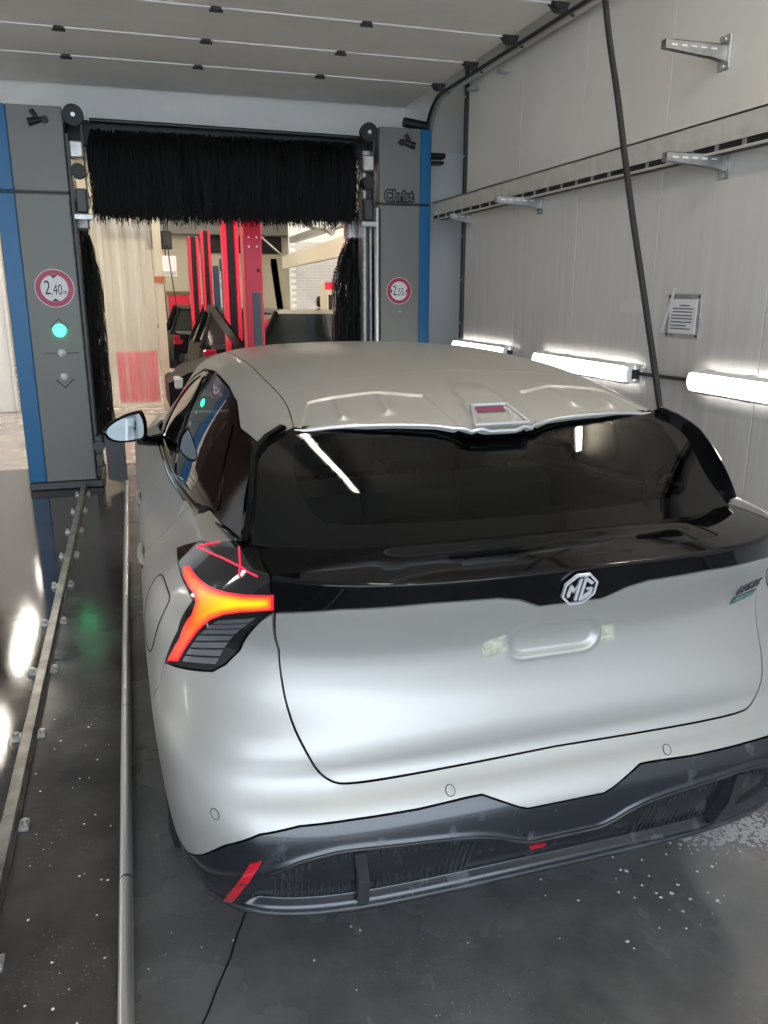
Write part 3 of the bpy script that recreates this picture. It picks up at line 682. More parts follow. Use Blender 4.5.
# remove duplicates at the centre
def dedupe(L):
    o=[]
    for p in L:
        if not o or math.hypot(p[0]-o[-1][0],p[1]-o[-1][1])>1e-5: o.append(p)
    if math.hypot(o[0][0]-o[-1][0],o[0][1]-o[-1][1])<1e-5: o.pop()
    return o
def Gs(y,q):   # spoiler surface with its sunken fields and centre pod
    X,Y,Z=Gq(y,q); p=np.asarray(q,float)/QS; y=np.asarray(y,float); a=np.abs(X)
    # sunken field: |x| .14..(.50), y .50...72
    inner=.115+ (y-.45)*.20; outer=.545-(y-.53)*.32
    d=sst(-.001,.005,a-inner)*sst(-.001,.005,outer-a)*(1-sst(.702,.710,y+.06*(1-sst(.15,.30,a))))
    z=-.0065*d
    # two small fins standing in each field
    for fx in (.285,.415):
        w=.012*(1-np.clip((y-.55)/.16,0,1)*.5)+.003
        z=z+.0085*np.exp(-((a-fx-(y-.6)*-.06)/w)**2)*sst(.54,.565,y)*(1-sst(.66,.71,y))*d
    # pod around the high brake lamp
    hw=.048+np.clip(.75-y,0,1)*.10
    pod=(1-sst(-.008,.008,a-hw))*(1-sst(.62,.76,y))
    z=z+.013*pod
    # hollow with the lamp
    hw2=.040+np.clip(.54-y,0,1)*.22
    z=z-.012*(1-sst(-.008,.002,a-hw2))*(1-sst(.512,.530,y))
    return X,Y,Z+z
def q_of(x,y):
    qs=np.linspace(0,1.2,200)*QS; return float(np.interp(x,Gq(np.full(200,y),qs)[0],qs))
sx=[]
for y_ in np.linspace(.47,.70,46):
    for o_ in (-.004,-.001,.002,.005,.008):
        for sg in (-1,1): sx+=[(y_,sg*q_of(.115+(y_-.45)*.20+o_,y_)),(y_,sg*q_of(.545-(y_-.53)*.32-o_,y_))]
    for fx in (.285,.415):
        if .53<y_<.715:
            for o_ in (-.016,-.010,-.005,0,.005,.010,.016):
                for sg in (-1,1): sx.append((y_,sg*q_of(fx+(y_-.6)*-.06+o_,y_)))
for x_ in np.linspace(.15,.50,76):
    for o_ in (-.010,-.006,-.003,0,.003,.006):
        y_=.706-.06*float(1-sst(.15,.30,x_))+o_
        for sg in (-1,1): sx.append((y_,sg*q_of(x_,y_)))
spoiler=panel('roof_spoiler',Gs,dedupe(spoly),M['paint'],car,sp=.010,gap=.0015,thick=.02,extra=sx,exr=.0045)
def gpt(x,y,dz):
    q=x/float(xr(y))/1.05*QS; X=np.array(Gs(np.array(y),np.array(q))).ravel(); B_=np.array(Gq(np.array(y),np.array(q))).ravel(); return (float(x),float(y),float(B_[2])+dz)
hs_=MB().add([gpt(-.078,.437,.004),gpt(.078,.437,.004),gpt(.050,.520,.004),gpt(-.050,.520,.004)],[(0,1,2,3)]).build('brake_lamp_tray',M['paint'],spoiler)
fr_=[gpt(-.082,.436,.014),gpt(.082,.436,.014),gpt(.054,.528,.016),gpt(-.054,.528,.016)]
for a_,b_ in ((0,1),(1,2),(2,3),(3,0)): MB().tube([fr_[a_],fr_[b_]],.0055,6).build('brake_lamp_frame',M['paintw'],spoiler)
MB().add([gpt(-.056,.506,.007),gpt(.056,.506,.007),gpt(.050,.524,.012),gpt(-.050,.524,.012)],[(0,1,2,3)]).build('high_brake_lamp',M['brakelens'],spoiler)
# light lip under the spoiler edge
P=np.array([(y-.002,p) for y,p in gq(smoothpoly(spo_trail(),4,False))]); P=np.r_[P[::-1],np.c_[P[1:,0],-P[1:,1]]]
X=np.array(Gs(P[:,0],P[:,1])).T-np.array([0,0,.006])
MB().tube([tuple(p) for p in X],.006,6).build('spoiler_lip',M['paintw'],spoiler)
rf=lat+[(1.3165,-.83),(2.2,-.83),(2.62,-.84),(2.66,-.5),(2.68,0)]
panel('roof',Gq,dedupe(gq(rf)+[(y,-p) for y,p in gq(rf)[::-1] if abs(p)>1e-6]),M['paint'],car,sp=.045,gap=.002)
# windscreen
ws=[(2.68,0),(2.66,-.5),(2.64,-.88),(3.15,-.92),(3.62,-.93),(3.66,-.5),(3.68,0)]
wp=dedupe(gq(ws)+[(y,-p) for y,p in gq(ws)[::-1] if abs(p)>1e-6])
panel('windscreen',Gq,wp,M['wglass'],car,sp=.06,gap=.002,thick=0)
dlo=[(2.97,-1.93),(2.85,-1.55),(2.56,-1.26),(1.99,-1.07),(1.584,-1.02),(1.2144,-1.02),(1.0052,-1.06),(.84,-1.19),(.63,-1.17),(.55,-1.35),(.44,-1.70),(.37,-1.95),(.37,-1.99),(.58,-1.99),(.85,-1.99),(1.3,-1.99),(2.3,-1.99),(2.97,-1.99)]
for sg in (1,-1):
    S_=lambda L: [(y,p*QS*sg) for y,p in L]
    # silver cant rail, from the roof ditch to the window opening
    cr=[(.556,-.905),(.713,-.865),(.80,-.85),(.885,-PD),(1.3165,-.83),(2.2,-.83),(2.62,-.84),(3.1,-.93),(3.62,-.94),(3.66,-1.0),(3.62,-1.99),(3.0,-1.99),(2.99,-1.92),(2.87,-1.53),(2.57,-1.24),(1.99,-1.05),(1.584,-1.0),(1.2144,-1.0),(1.0052,-1.04),(.82,-1.175),(.64,-1.16),(.60,-1.06)]
    panel('cant_rail',Gq,S_(cr),M['paint'],car,sp=.04,gap=.002)
    # window openings
    fg=smoothpoly([(2.84,-1.90),(2.70,-1.55),(2.46,-1.30),(2.10,-1.14),(1.985,-1.13),(1.90,-1.30),(1.80,-1.88),(2.2,-1.93)],4)
    rg=smoothpoly([(1.90,-1.12),(1.584,-1.09),(1.2144,-1.09),(1.06,-1.13),(.98,-1.22),(1.02,-1.55),(1.10,-1.90),(1.4,-1.92),(1.70,-1.90),(1.80,-1.35)],4)
    qg=smoothpoly([(.93,-1.22),(.86,-1.30),(.74,-1.60),(.66,-1.86),(.74,-1.90),(1.03,-1.88),(.97,-1.60)],4)
    df=panel('window_surround',Gq,S_(dlo),M['surround'],car,sp=.03,gap=.001,off=-.003,holes=[S_(fg),S_(rg)],thick=.012)
    panel('front_side_window',Gq,S_(fg),M['sglass'],car,sp=.05,gap=0,off=-.008,thick=0)
    panel('rear_side_window',Gq,S_(rg),M['sglass'],car,sp=.05,gap=0,off=-.008,thick=0)
    panel('quarter_window',Gq,S_(qg),M['surround'],df,sp=.03,gap=0,off=.0005,thick=.002)
    # bright-edged belt moulding
    by_=np.linspace(.40,3.0,40); bq=np.array(S_([(y,-2.0) for y in by_])); bX=np.array(Gq(bq[:,0],bq[:,1])); bN=normals(Gq,bq[:,0],bq[:,1]); bX=(bX+bN*.004).T
    MB().tube([tuple(q_) for q_ in bX],.01,8,rs=[float(np.interp(y,[.4,.9,3.0],[.004,.010,.011])) for y in by_]).build('belt_moulding',M['gloss'],car)
# wing mirrors
for sg in (-1,1):
    mr=MB(); c=np.array([1.015*1.0,2.62,1.125])
    outl=smoothpoly([(-.105,-.01),(-.085,-.05),(-.03,-.068),(.055,-.062),(.095,-.045),(.10,.03),(.085,.078),(.07,.084),(.0,.066),(-.07,.03)],3)
    rings=[(0,1.0),(.02,1.04),(.06,.98),(.10,.78),(.13,.40)]
    V=[];n=len(outl)
    for d,k in rings: V+=[(sg*(c[0]-a*k),c[1]+d,c[2]+b*k) for a,b in outl]
    F=[(i*n+j,i*n+(j+1)%n,(i+1)*n+(j+1)%n,(i+1)*n+j) for i in range(len(rings)-1) for j in range(n)]+[tuple((len(rings)-1)*n+j for j in range(n)),tuple(range(n))]
    mr.add(V,F,True)
    mo=mr.build('wing_mirror',M['gloss'],car)
    g=MB(); V=[(sg*(c[0]-a*.86),c[1]-.003,c[2]+b*.86) for a,b in outl]; g.add(V,[tuple(range(n))]); g.build('mirror_glass',M['mirror'],mo)
    MB().tube([(sg*.845,c[1]+.12,1.04),(sg*.90,c[1]+.08,1.045),(sg*.95,c[1]+.05,1.06)],.03,8,rs=[.035,.028,.03]).build('mirror_arm',M['gloss'],mo)
# wheels
def wheel(sx,cy):
    W0=sx*.842; c=(W0,cy,.355); r=empty('wheel',(0,0,0),parent=car)
    sgn=1 if sx>0 else -1
    t=[(h*sgn,rr) for h,rr in [(-.11,.24),(-.118,.30),(-.105,.345),(-.08,.355),(.08,.355),(.105,.345),(.118,.30),(.11,.24)]]
    MB().lathe(t,c,'x',48).build('tyre',M['rubber'],r)
    rim=[(h*sgn,rr) for h,rr in [(-.10,.235),(.10,.242),(.112,.238),(.10,.225),(.02,.21)]]
    MB().lathe(rim,c,'x',40).build('rim',M['alloy'],r)
    m=MB()
    for k in range(5):
        a=2*PI*k/5; d=np.array([0,math.cos(a),math.sin(a)]); q=np.array([0,-math.sin(a),math.cos(a)])
        for off in (-.03,.03):
            p0=np.array(c)+np.array([.085*sgn,0,0])+d*.05+q*off*.6; p1=np.array(c)+np.array([.095*sgn,0,0])+d*.23+q*off*1.6
            m.tube([tuple(p0),tuple(p1)],.014,6)
    m.cyl((c[0]+.06*sgn,cy,.355),(c[0]+.10*sgn,cy,.355),.055,20); m.build('spokes',M['alloy'],r)
    tr=MB()
    for k in range(60):
        a=2*PI*k/60
        for h in (-.07,-.025,.025,.07):
            pc=(c[0]+h,cy+.357*math.cos(a),.355+.357*math.sin(a)); d=.006
            tr.tube([(pc[0]-.018,pc[1]-d*math.sin(a),pc[2]+d*math.cos(a)),(pc[0]+.018,pc[1]+d*math.sin(a),pc[2]-d*math.cos(a))],.003,4)
    tr.build('tread_blocks',M['rubber'],r)
    # wheel well
    MB().lathe([(-.16,.0),(-.16,.40),(.10,.42)] if sx>0 else [(.16,.0),(.16,.40),(-.10,.42)],(sx*.76,cy,.36),'x',28).build('wheel_well',M['gap'],r)
for cy in (WR[0],WF[0]):
    for sx in (-1,1): wheel(sx,cy)
# cabin
cab=MB(); cab.box((-.70,.55,.92),(.70,1.15,.98),.02); cab.build('parcel_shelf',M['seat'],car)
for x,y in ((-.38,1.25),(0,1.25),(.38,1.25),(-.38,2.2),(.38,2.2)):
    m=MB(); m.box((x-.23,y-.06,.5),(x+.23,y+.06,1.12),.05); st=m.build('seat_back',M['seat'],car)
    h=MB(); h.box((x-.12,y-.05,1.14),(x+.12,y+.05,1.31),.045); h.tube([(x-.05,y,1.1),(x-.05,y,1.16)],.008); h.tube([(x+.05,y,1.1),(x+.05,y,1.16)],.008); h.build('headrest',M['seat'],st)
MB().box((-.72,2.9,.75),(.72,3.45,1.02),.06).build('dashboard',M['seat'],car)
t=MB().lathe([(0,.175),(.02,.187),(0,.2),(-.02,.187),(0,.175)],(-.38,2.78,1.0),'y',28); t.build('steering_wheel',M['seat'],car)
MB().box((-.11,2.72,1.40),(.11,2.74,1.46),.01).build('interior_mirror',M['trim'],car)
MB().box((-.7,.5,.35),(.7,3.4,.42)).build('cabin_floor',M['seat'],car)
# ---- badges on the tailgate
def on_E(s,v,off=.004):
    """frame on the body surface: x along the body, y up, z outwards"""
    p=np.array(E(np.array(s),np.array(v))).ravel(); n=normals(Ebase,np.array(s),np.array(v)).ravel()
    du=np.array(Ebase(np.array(s+.01),np.array(v))).ravel()-np.array(Ebase(np.array(s-.01),np.array(v))).ravel(); du/=np.linalg.norm(du)
    up=np.cross(n,du); mm=Matrix.Identity(4)
    for i in range(3): mm[i][0]=du[i]; mm[i][1]=up[i]; mm[i][2]=n[i]; mm[i][3]=p[i]+n[i]*off
    return mm
def flat(name,loops,mt,mw,parent,depth=.004):
    """extruded outline(s) in the badge plane"""
    m=MB()
    for L in loops: m.prism(L,lambda a,b:tuple(mw@Vector((a,b,0))),lambda a,b:tuple(mw@Vector((a,b,depth))))
    return m.build(name,mt,parent)
def barq(a,b,w):
    a=np.array(a);b=np.array(b);d=(b-a)/np.linalg.norm(b-a);n=np.array([-d[1],d[0]])*w/2; return [tuple(a+n),tuple(a-n),tuple(b-n),tuple(b+n)]
mw=on_E(.003,1.1145,.005)
R=.0455
octo=[(R*math.cos(PI/8+k*PI/4)*.98,R*math.sin(PI/8+k*PI/4)) for k in range(8)]
lg=flat('emblem',[octo],M['gloss'],mw,tb,.003)
edge=[barq(octo[k],octo[(k+1)%8],.0052) for k in range(8)]
flat('emblem_ring',edge,M['badge'],mw,lg,.007)
s=R*.01/.0455*4.2
def u(*p): return [(a*R,b*R) for a,b in p]
mg=[u((-.70,-.34),(-.66,.36),(-.52,.36),(-.50,-.40),(-.62,-.46)),u((-.66,.36),(-.50,.36),(-.33,.02),(-.36,-.20)),u((-.33,.02),(-.36,-.20),(-.12,.58),(-.05,.66)),u((-.20,.62),(-.03,.74),(-.03,-.74),(-.20,-.66)),
    u((.08,.74),(.24,.68),(.24,-.50),(.08,-.74)),u((.08,.74),(.24,.78),(.70,.40),(.60,.27),(.22,.56)),u((.08,-.74),(.24,-.50),(.58,-.22),(.72,-.36),(.24,-.76)),u((.58,-.22),(.72,-.36),(.72,.04),(.58,.04)),u((.38,.06),(.72,.06),(.72,-.06),(.38,-.06))]
flat('emblem_letters',mg,M['badge'],mw,lg,.007)
mw=on_E(.640,.988,.003)@Matrix.Scale(.92,4)
text_obj('model_badge','MGS6',.040,M['dkchrome'],mw@Matrix.Translation((0,.004,0)),tailgate,.002,.0003,1.35,.35)
bar=[(-.075,-.040),(.055,-.040),(.068,-.020),(-.062,-.020)]
gbar=flat('badge_bar',[bar],M['green'],mw,tailgate,.0025)
text_obj('badge_bar_text','ELECTRIC',.016,M['chrome'],mw@Matrix.Translation((-.004,-.030,.0025)),gbar,.0006,0,1.35,.3)
# ================================================================== things in the bay
# ---- overhead sectional door, open under the ceiling
od=empty('sectional_door',(0,7.9,3.6),0,'grey sectional overhead door slid open beneath the ceiling','door')
def dpart(mb,name,mt,par=None):
    o=mb.build(name,M[mt],par or od); 
    if par is None: o.location=(0,-7.9,-3.6)
    return o
joints=[8.55,7.58,6.84,6.10,5.36,4.62]
for a,b in zip(joints[:-1],joints[1:]):
    o=dpart(MB().box((-2.7,b+.004,3.62),(2.88,a-.004,3.66),.004),'door_panel','leaf')
for j in joints[1:-1]:
    dpart(MB().box((-2.7,j-.009,3.612),(2.88,j+.009,3.63),.003),'joint_strip','white')
    for x in (-2.4,-1.36,-.32,.715,1.76):
        h=MB().box((x-.035,j-.03,3.595),(x+.035,j+.03,3.62),.006); h.cyl((x-.045,j,3.598),(x+.045,j,3.598),.010,8); dpart(h,'hinge','dsteel')
    r=MB().prism([(2.80,3.62),(2.93,3.62),(2.91,3.57),(2.86,3.57)],lambda a,b:(a,j-.04,b),lambda a,b:(a,j+.04,b)); r.cyl((2.82,j,3.58),(2.98,j,3.58),.012,8); r.lathe([(-.012,.0),(-.012,.028),(.012,.028),(.012,0)],(2.98,j,3.58),'x',14,False); dpart(r,'roller_bracket','dsteel')
tk=empty('door_track',(2.99,8.3,0),0,'curved steel door track with rollers along the right wall top','track')
def curve_track(dx,r=.024):
    pts=[(dx,3.0-8.3,3.58),(dx,7.65-8.3,3.58)]
    for k in range(9):
        a=PI/2*k/8; pts.append((dx,7.72-8.3+.42*math.sin(a),3.58-.42+.42*math.cos(a)))
    pts.append((dx,8.14-8.3,.05)); return pts
MB().tube(curve_track(.0),.028,8).build('rail',M['steel'],tk)
MB().tube(curve_track(-.042),.014,6).build('rail_lip',M['dsteel'],tk)
for y in (3.6,5.0,6.4): MB().box((-.01,y-8.3-.02,3.58),(.03,y-8.3+.02,4.25),.004).build('hanger',M['galv'],tk)
for y in (6.6,7.2): MB().box((.02,y-8.3-.04,3.50),(.105,y-8.3+.04,3.53),.004).build('wall_strut',M['galv'],tk)
# ---- wall lamps
def wall_lamp(y0,y1,z,label,lm='whitelamp'):
    t=empty('wall_lamp',(WX,(y0+y1)/2,z),0,label,'lamp','tube lamps along the right wall'); L=(y1-y0)/2
    MB().box((-.045,-L,-.055),(0,L,.055),.012).build('housing',M['lampcase'],t)
    prof=[(-.045,-.062),(-.075,-.066),(-.105,-.05),(-.118,-.02),(-.118,.02),(-.105,.05),(-.075,.066),(-.045,.062)]
    m=MB(); n=len(prof); ends=[(-L+.0,.82),(-L+.025,.97),(-L+.05,1.0),(L-.05,1),(L-.025,.97),(L,.82)]
    V=[(-.045+(px+.045)*k,yy,pz*k) for yy,k in ends for px,pz in prof]
    Fq=lambda js:[(i*n+j,i*n+j+1,(i+1)*n+j+1,(i+1)*n+j) for i in range(len(ends)-1) for j in js]
    m.add(V,Fq(range(2,5)),False).build('diffuser',M[lm],t)
    MB().add(V,Fq((0,1,5,6))+[tuple(range(n)),tuple((len(ends)-1)*n+j for j in range(n))],False).build('rim',M['white'],t)
    for yy in (-L*.8,-L*.3,L*.3,L*.8):
        for s_ in (-1,1): MB().box((-.075,yy-.02,s_*.060),(-.04,yy+.02,s_*.070),.002).build('clip',M['lampcase'],t)
    for s_ in (-1,1): MB().box((-.07,s_*L-.01,-.03),(-.02,s_*L+.025*s_,.03),.004).build('end_cap',M['dsteel'],t)
    return t
wall_lamp(6.28,7.42,1.285,'farthest wall tube lamp, just right of the gantry above the car roof')
wall_lamp(4.46,5.74,1.28,'middle wall tube lamp above the right side of the car roof')
wall_lamp(2.60,3.86,1.30,'nearest wall tube lamp, cut off by the right picture edge')
for k,(yy,nm_) in enumerate(((6.85,'far'),(4.9,'middle'),(2.95,'near'))):  # added lamps, out of view, that brighten ceiling and right wall
    t_=wall_lamp(yy-.63,yy+.63,1.30,nm_+' added unseen tube lamp on the left bay wall','addedlamp'); t_['group']='added unseen tube lamps along the left wall'; t_.location.x=X0; t_.rotation_euler=(0,0,PI)
tag(MB().tube([(WX-.03,4.44,1.285),(WX-.03,3.88,1.295)],.011,8).build('lamp_conduit',M['dsteel']),'dark conduit pipe joining two wall tube lamps','pipe')
# ceiling lamps: two mirrored in the rear window, one added behind the viewer
def ceil_lamp(x,y,label,L=.62,z=4.0,mt='ceillamp'):
    t=empty('ceiling_lamp',(x,y,z),0,label,'lamp','tube lamps under the ceiling')
    MB().box((-.05,-L,.0),(.05,L,.04),.01).build('housing',M['lampcase'],t)
    MB().tube([(0,-L+.02,-.018),(0,L-.02,-.018)],.026,10).build('tube',M[mt],t)
    for yy in (-L*.6,L*.6): MB().cyl((0,yy,.04),(0,yy,(4.25 if z<4.3 else 5.0)-z),.008,8).build('hanger',M['lampcase'],t)
    return t
ceil_lamp(.68,1.9,'ceiling tube lamp mirrored as a streak in the rear window')
ceil_lamp(.68,-.8,'added unseen ceiling tube lamp above and behind the viewer')
ceil_lamp(2.98,2.5,'short ceiling tube lamp near the right wall above the car',.32)
# ---- cable tray on brackets
ct=empty('cable_tray',(2.95,5.6,2.56),0,'long galvanised steel tray running along the right wall','tray')
m=MB(); m.box((0,-4.6,-.045),(.006,2.3,.08)); m.box((0,-4.6,.07),(.13,2.3,.08)); m.box((-.004,-4.6,-.088),(.02,2.3,-.078)); m.box((.124,-4.6,-.08),(.13,2.3,.08)); m.build('channel',M['tray'],ct)
MB().box((.014,-4.6,-.078),(.12,2.3,-.040)).build('slot_liner',M['black'],ct)
for k in range(34): MB().box((.004,-4.45+k*.2,-.080),(.016,-4.43+k*.2,-.043)).build('slot_tie',M['galv'],ct)
def bracket(y,z,label,xt=2.72):
    t=empty('wall_bracket',(WX,y,z),0,label,'bracket','galvanised cantilever brackets on the right wall')
    L=WX-xt
    m=MB(); m.prism([(0,.03),(-L,.03),(-L,-.012),(-.08,-.035),(0,-.05)],lambda a,b:(a,-.021,b),lambda a,b:(a,-.018,b)); m.prism([(0,.03),(-L,.03),(-L,-.012),(-.08,-.035),(0,-.05)],lambda a,b:(a,.018,b),lambda a,b:(a,.021,b)); m.box((-L,-.021,.027),(0,.021,.03)); m.build('arm',M['galv'],t)
    for k in range(5): MB().box((-L+.035+k*.06,-.0225,.002),(-L+.07+k*.06,-.0212,.010)).build('slot',M['white'],t)
    MB().box((-.008,-.045,-.09),(0,.045,.08),.003).build('plate',M['galv'],t)
    for zz in (-.07,.06): MB().cyl((-.018,0,zz),(-.006,0,zz),.014,6).build('bolt',M['steel'],t)
bracket(3.95,3.00,'lone galvanised bracket high on the right wall, above the tray')
bracket(3.86,2.455,'nearest galvanised bracket holding up the wall tray')
bracket(5.92,2.455,'middle galvanised bracket holding up the wall tray')
bracket(7.30,2.455,'farthest galvanised bracket under the wall tray beside the gantry',2.9)
# ---- hanging hose
pts=smoothpoly([(2.3,4.02,3.9),(2.3,3.84,3.14),(2.3,3.665,2.66),(2.3,3.5,2.2),(2.3,3.31,1.72),(2.3,3.13,1.26),(2.31,3.0,.85),(2.33,2.94,.45),(2.36,2.95,.10),(2.38,3.05,.022),(2.36,3.4,.02),(2.42,3.7,.02)],5,False)
hs=empty('wash_hose',(2.3,3.9,4.0),0,'black rubber hose hanging from the ceiling beside the car','hose')
h=MB().tube(pts,.0155,10).build('hose',M['rubber'],hs); h.location=(-2.3,-3.9,-4.0)
h=MB().tube([(2.3,4.02,3.88),(2.3,4.02,4.245)],.03,10).build('swivel',M['steel'],hs); h.location=(-2.3,-3.9,-4.0)
# ---- notices on the wall
nt=empty('wall_notice',(WX,4.08,1.65),0,'paper notice on a grey metal plate screwed to the right wall','notice')
MB().box((-.008,-.15,-.125),(0,.15,.125),.002).build('plate',M['galv'],nt)
pp=MB().box((-.012,-.12,-.10),(-.008,.12,.095)).build('sheet',M['paper'],nt)
for k,(z,w0,w1) in enumerate(((.06,.03,-.06),(.042,.09,-.10),(.024,.09,-.09),(.004,.10,-.09),(-.014,.10,-.095),(-.034,.10,-.09),(-.054,.10,-.04),(-.072,.10,-.08))):
    MB().box((-.0135,w1,z-.004),(-.012,w0,z+.003)).build('text_line',M['ink'],pp)
for y in (-.135,.135):
    for z in (-.11,.11): MB().cyl((-.012,y,z),(-.008,y,z),.008,8).build('screw',M['dsteel'],nt)
MB().prism([(.19,-.10),(.165,-.10),(.07,.16),(.095,.16)],lambda a,b:(-.0155,a,b),lambda a,b:(-.0145,a,b)).build('tape_strip',M['paper'],nt)
tag(MB().box((WX-.004,4.50,1.655),(WX,4.74,1.745),.001).build('faded_sticker',mat('bleached sticker',(.62,.61,.58),.5)),'bleached blank sticker on the right wall left of the notice','sticker')
# ---- floor rails
rl=empty('guide_rail',(-.143,3,0),0,'round steel wheel guide rail on the floor beside the car','rail')
bk=[8.0,6.1,4.05,3.3,2.2,.4,-1.5,-3.5]
for a,b in zip(bk[:-1],bk[1:]): MB().tube([(0,a-3-.004,.05),(0,b-3+.004,.045)],.0205,14).build('tube_section',M['steel'],rl)
for y in bk: MB().tube([(0,y-3-.012,.05),(0,y-3+.012,.045)],.0200,14).build('joint_sleeve',M['dsteel'],rl)
MB().box((-.016,-6.5,0),(.016,5,.03)).build('foot_plate',M['dsteel'],rl)
gr=empty('gantry_rail',(-.53,3,0),0,'flat dark steel gantry rail set on the floor at left','rail')
m=MB(); m.box((-.028,-6.5,0),(.028,4.95,.012)); m.box((-.010,-6.5,.012),(.010,4.95,.034),.003); m.box((-.022,-6.5,.034),(.022,4.95,.042),.003); m.build('rail_profile',M['railsteel'],gr)
for k in range(17):
    y=4.6-k*.62
    for sx in (-1,1):
        c=MB().box((sx*.03,y-.03,0),(sx*.065,y+.03,.014),.003); c.cyl((sx*.05,y,.014),(sx*.05,y,.03),.012,6); c.build('clamp',M['galv'],gr)
gr2=empty('gantry_rail',(2.60,3,0),0,'flat dark steel gantry rail on the floor between car and right wall','rail')
m=MB(); m.box((-.028,-6.5,0),(.028,4.95,.012)); m.box((-.010,-6.5,.012),(.010,4.95,.034),.003); m.box((-.022,-6.5,.034),(.022,4.95,.042),.003); m.build('rail_profile',M['railsteel'],gr2)
# ---- foam flecks and puddle
fm=mat('white foam',(.75,.75,.76),.5)
m=MB()
def blob(x,y,r,h):
    n=7; V=[(x,y,h)]+[(x+r*(.7+.5*random.random())*math.cos(2*PI*k/n),y+r*(.7+.5*random.random())*math.sin(2*PI*k/n),.0005) for k in range(n)]
    m.add(V,[(0,1+k,1+(k+1)%n) for k in range(n)],True)
for k in range(85): 
    x=random.gauss(.35,.5) if random.random()<.35 else random.gauss(-.32,.12); y=random.uniform(1.2,3.4)
    if abs(x+.15)<.04 or abs(x+.53)<.05: continue
    blob(x,y,random.uniform(.0015,.005),.0025)
for k in range(40): blob(random.gauss(1.45,.16),random.gauss(1.72,.12),random.uniform(.002,.007),.003)
tag(m.build('foam_flecks',fm,fix=False),'small white foam flecks scattered over the wet floor','foam',kind='stuff')
m=MB()
for k in range(1500):
    t=random.random(); x=1.62+t*.75+random.gauss(0,.03); y=1.93-t*.28+random.gauss(0,.045)+.05
    n=6; r=random.uniform(.002,.011); V=[(x,y,.004)]+[(x+r*(.5+.8*random.random())*math.cos(2*PI*q/n),y+r*(.5+.8*random.random())*math.sin(2*PI*q/n),.001) for q in range(n)]
    m.add(V,[(0,1+q,1+(q+1)%n) for q in range(n)],True)
tag(m.build('foam_streak',mat('grey foam',(.42,.42,.44),.35),fix=False),'pale foam streak on the floor at the right picture edge','foam',kind='stuff')
# ================================================================== wash gantry
ga=empty('wash_gantry',(1.0,8.2,0),0,'grey and blue wash gantry with black brushes spanning the bay','car wash')
def gp(mb,name,mt,par=None,**k):
    o=mb.build(name,M[mt] if isinstance(mt,str) else mt,par or ga,**k)
    if par is None: o.location=(-1.0,-8.2,0)
    return o
YG=7.9
for nm,g0,g1,b0,b1 in (('left',-.85,-.41,-1.0,-.85),('right',2.40,2.82,2.82,2.93)):
    lo_=gp(MB().box((g0,YG,.07),(g1,YG+.75,2.605),.008),'pillar_lower','grey')
    up_=gp(MB().box((g0,YG,2.625),(g1,YG+.75,3.30),.008),'pillar_upper','grey')
    gp(MB().box((b0,YG,.07),(b1,YG+.75,2.605),.008),'blue_panel_lower','blue'); gp(MB().box((b0,YG,2.625),(b1,YG+.75,3.30),.008),'blue_panel_upper','blue')
    gp(MB().box((min(g0,b0)+.01,YG+.01,2.60),(max(g1,b1)-.01,YG+.74,2.63)),'seam_band','black')
    gp(MB().box((min(g0,b0)-.0,YG-.03,0),(max(g1,b1)+.06,YG+.78,.075),.01),'base_skid','dsteel')
# inner guide channels
gp(MB().box((-.405,YG+.02,.09),(-.375,YG+.7,3.1),.004),'guide_channel','dsteel'); gp(MB().box((2.365,YG-.01,.09),(2.392,YG+.06,2.58),.008),'guide_rod','steel'); gp(MB().box((2.27,YG+.12,.09),(2.36,YG+.3,3.1),.004),'guide_channel','galv'); gp(MB().box((2.30,YG+.06,.09),(2.32,YG+.12,2.9),.002),'guide_slot','black')
gp(MB().box((2.405,YG-.004,.09),(2.415,YG+.002,2.57)),'door_slit','black'); gp(MB().box((-.42,YG-.004,.09),(-.412,YG+.002,2.57)),'door_slit','black')
# top beam
gp(MB().box((-.40,YG+.35,3.05),(2.40,YG+.72,3.27),.01),'top_beam','black'); gp(MB().tube([(-.2,YG+.25,3.255),(2.25,YG+.25,3.235)],.018,8),'cover_tube','dsteel')
# pulleys, motors
for x in (-.32,2.29):
    p=MB().lathe([(-.03,0),(-.03,.055),(-.03,.085),(.03,.085),(.03,.03),(.03,0)],(x,YG-.02,3.235),'y',28,False); o=gp(p,'pulley','black')
    q=MB().cyl((x,YG-.062,3.235),(x,YG-.045,3.235),.018,12); q=q.build('hub',M['steel'],o)
    gp(MB().box((x-.055,YG-.02,2.90),(x+.055,YG+.12,3.04),.012),'motor_box','galv'); gp(MB().lathe([(-.05,0),(-.05,.06),(.08,.06),(.08,0)],(x+.0,YG+.02,2.80),'y',18,False),'motor','black')
    gp(MB().box((x-.04,YG+.0,2.46),(x+.05,YG+.10,2.66),.01),'bearing_block','dsteel'); gp(MB().box((x-.07,YG-.01,2.40),(x+.09,YG+.03,2.45),.006),'clamp_bar','galv'); gp(MB().box((x+.05,YG+.0,2.5),(x+.062,YG+.1,3.2)),'brush_flange','dsteel')
# nozzle jets on the pillars
for x,z in ((-.62,3.21),(2.69,3.19)):
    s=1 if x>0 else -1
    m=MB(); m.tube([(x-.05*s,YG-.015,z-.02),(x+.06*s,YG-.03,z-.05)],.028,8,rs=[.02,.034]); m.tube([(x-.03,YG-.02,z+.05),(x+.02,YG-.02,z-.03)],.02,8); m.lathe([(-.03,0),(-.03,.03),(0,.03)],(x-.07*s,YG,z-.02),'y',12,False); gp(m,'spray_nozzle','black')
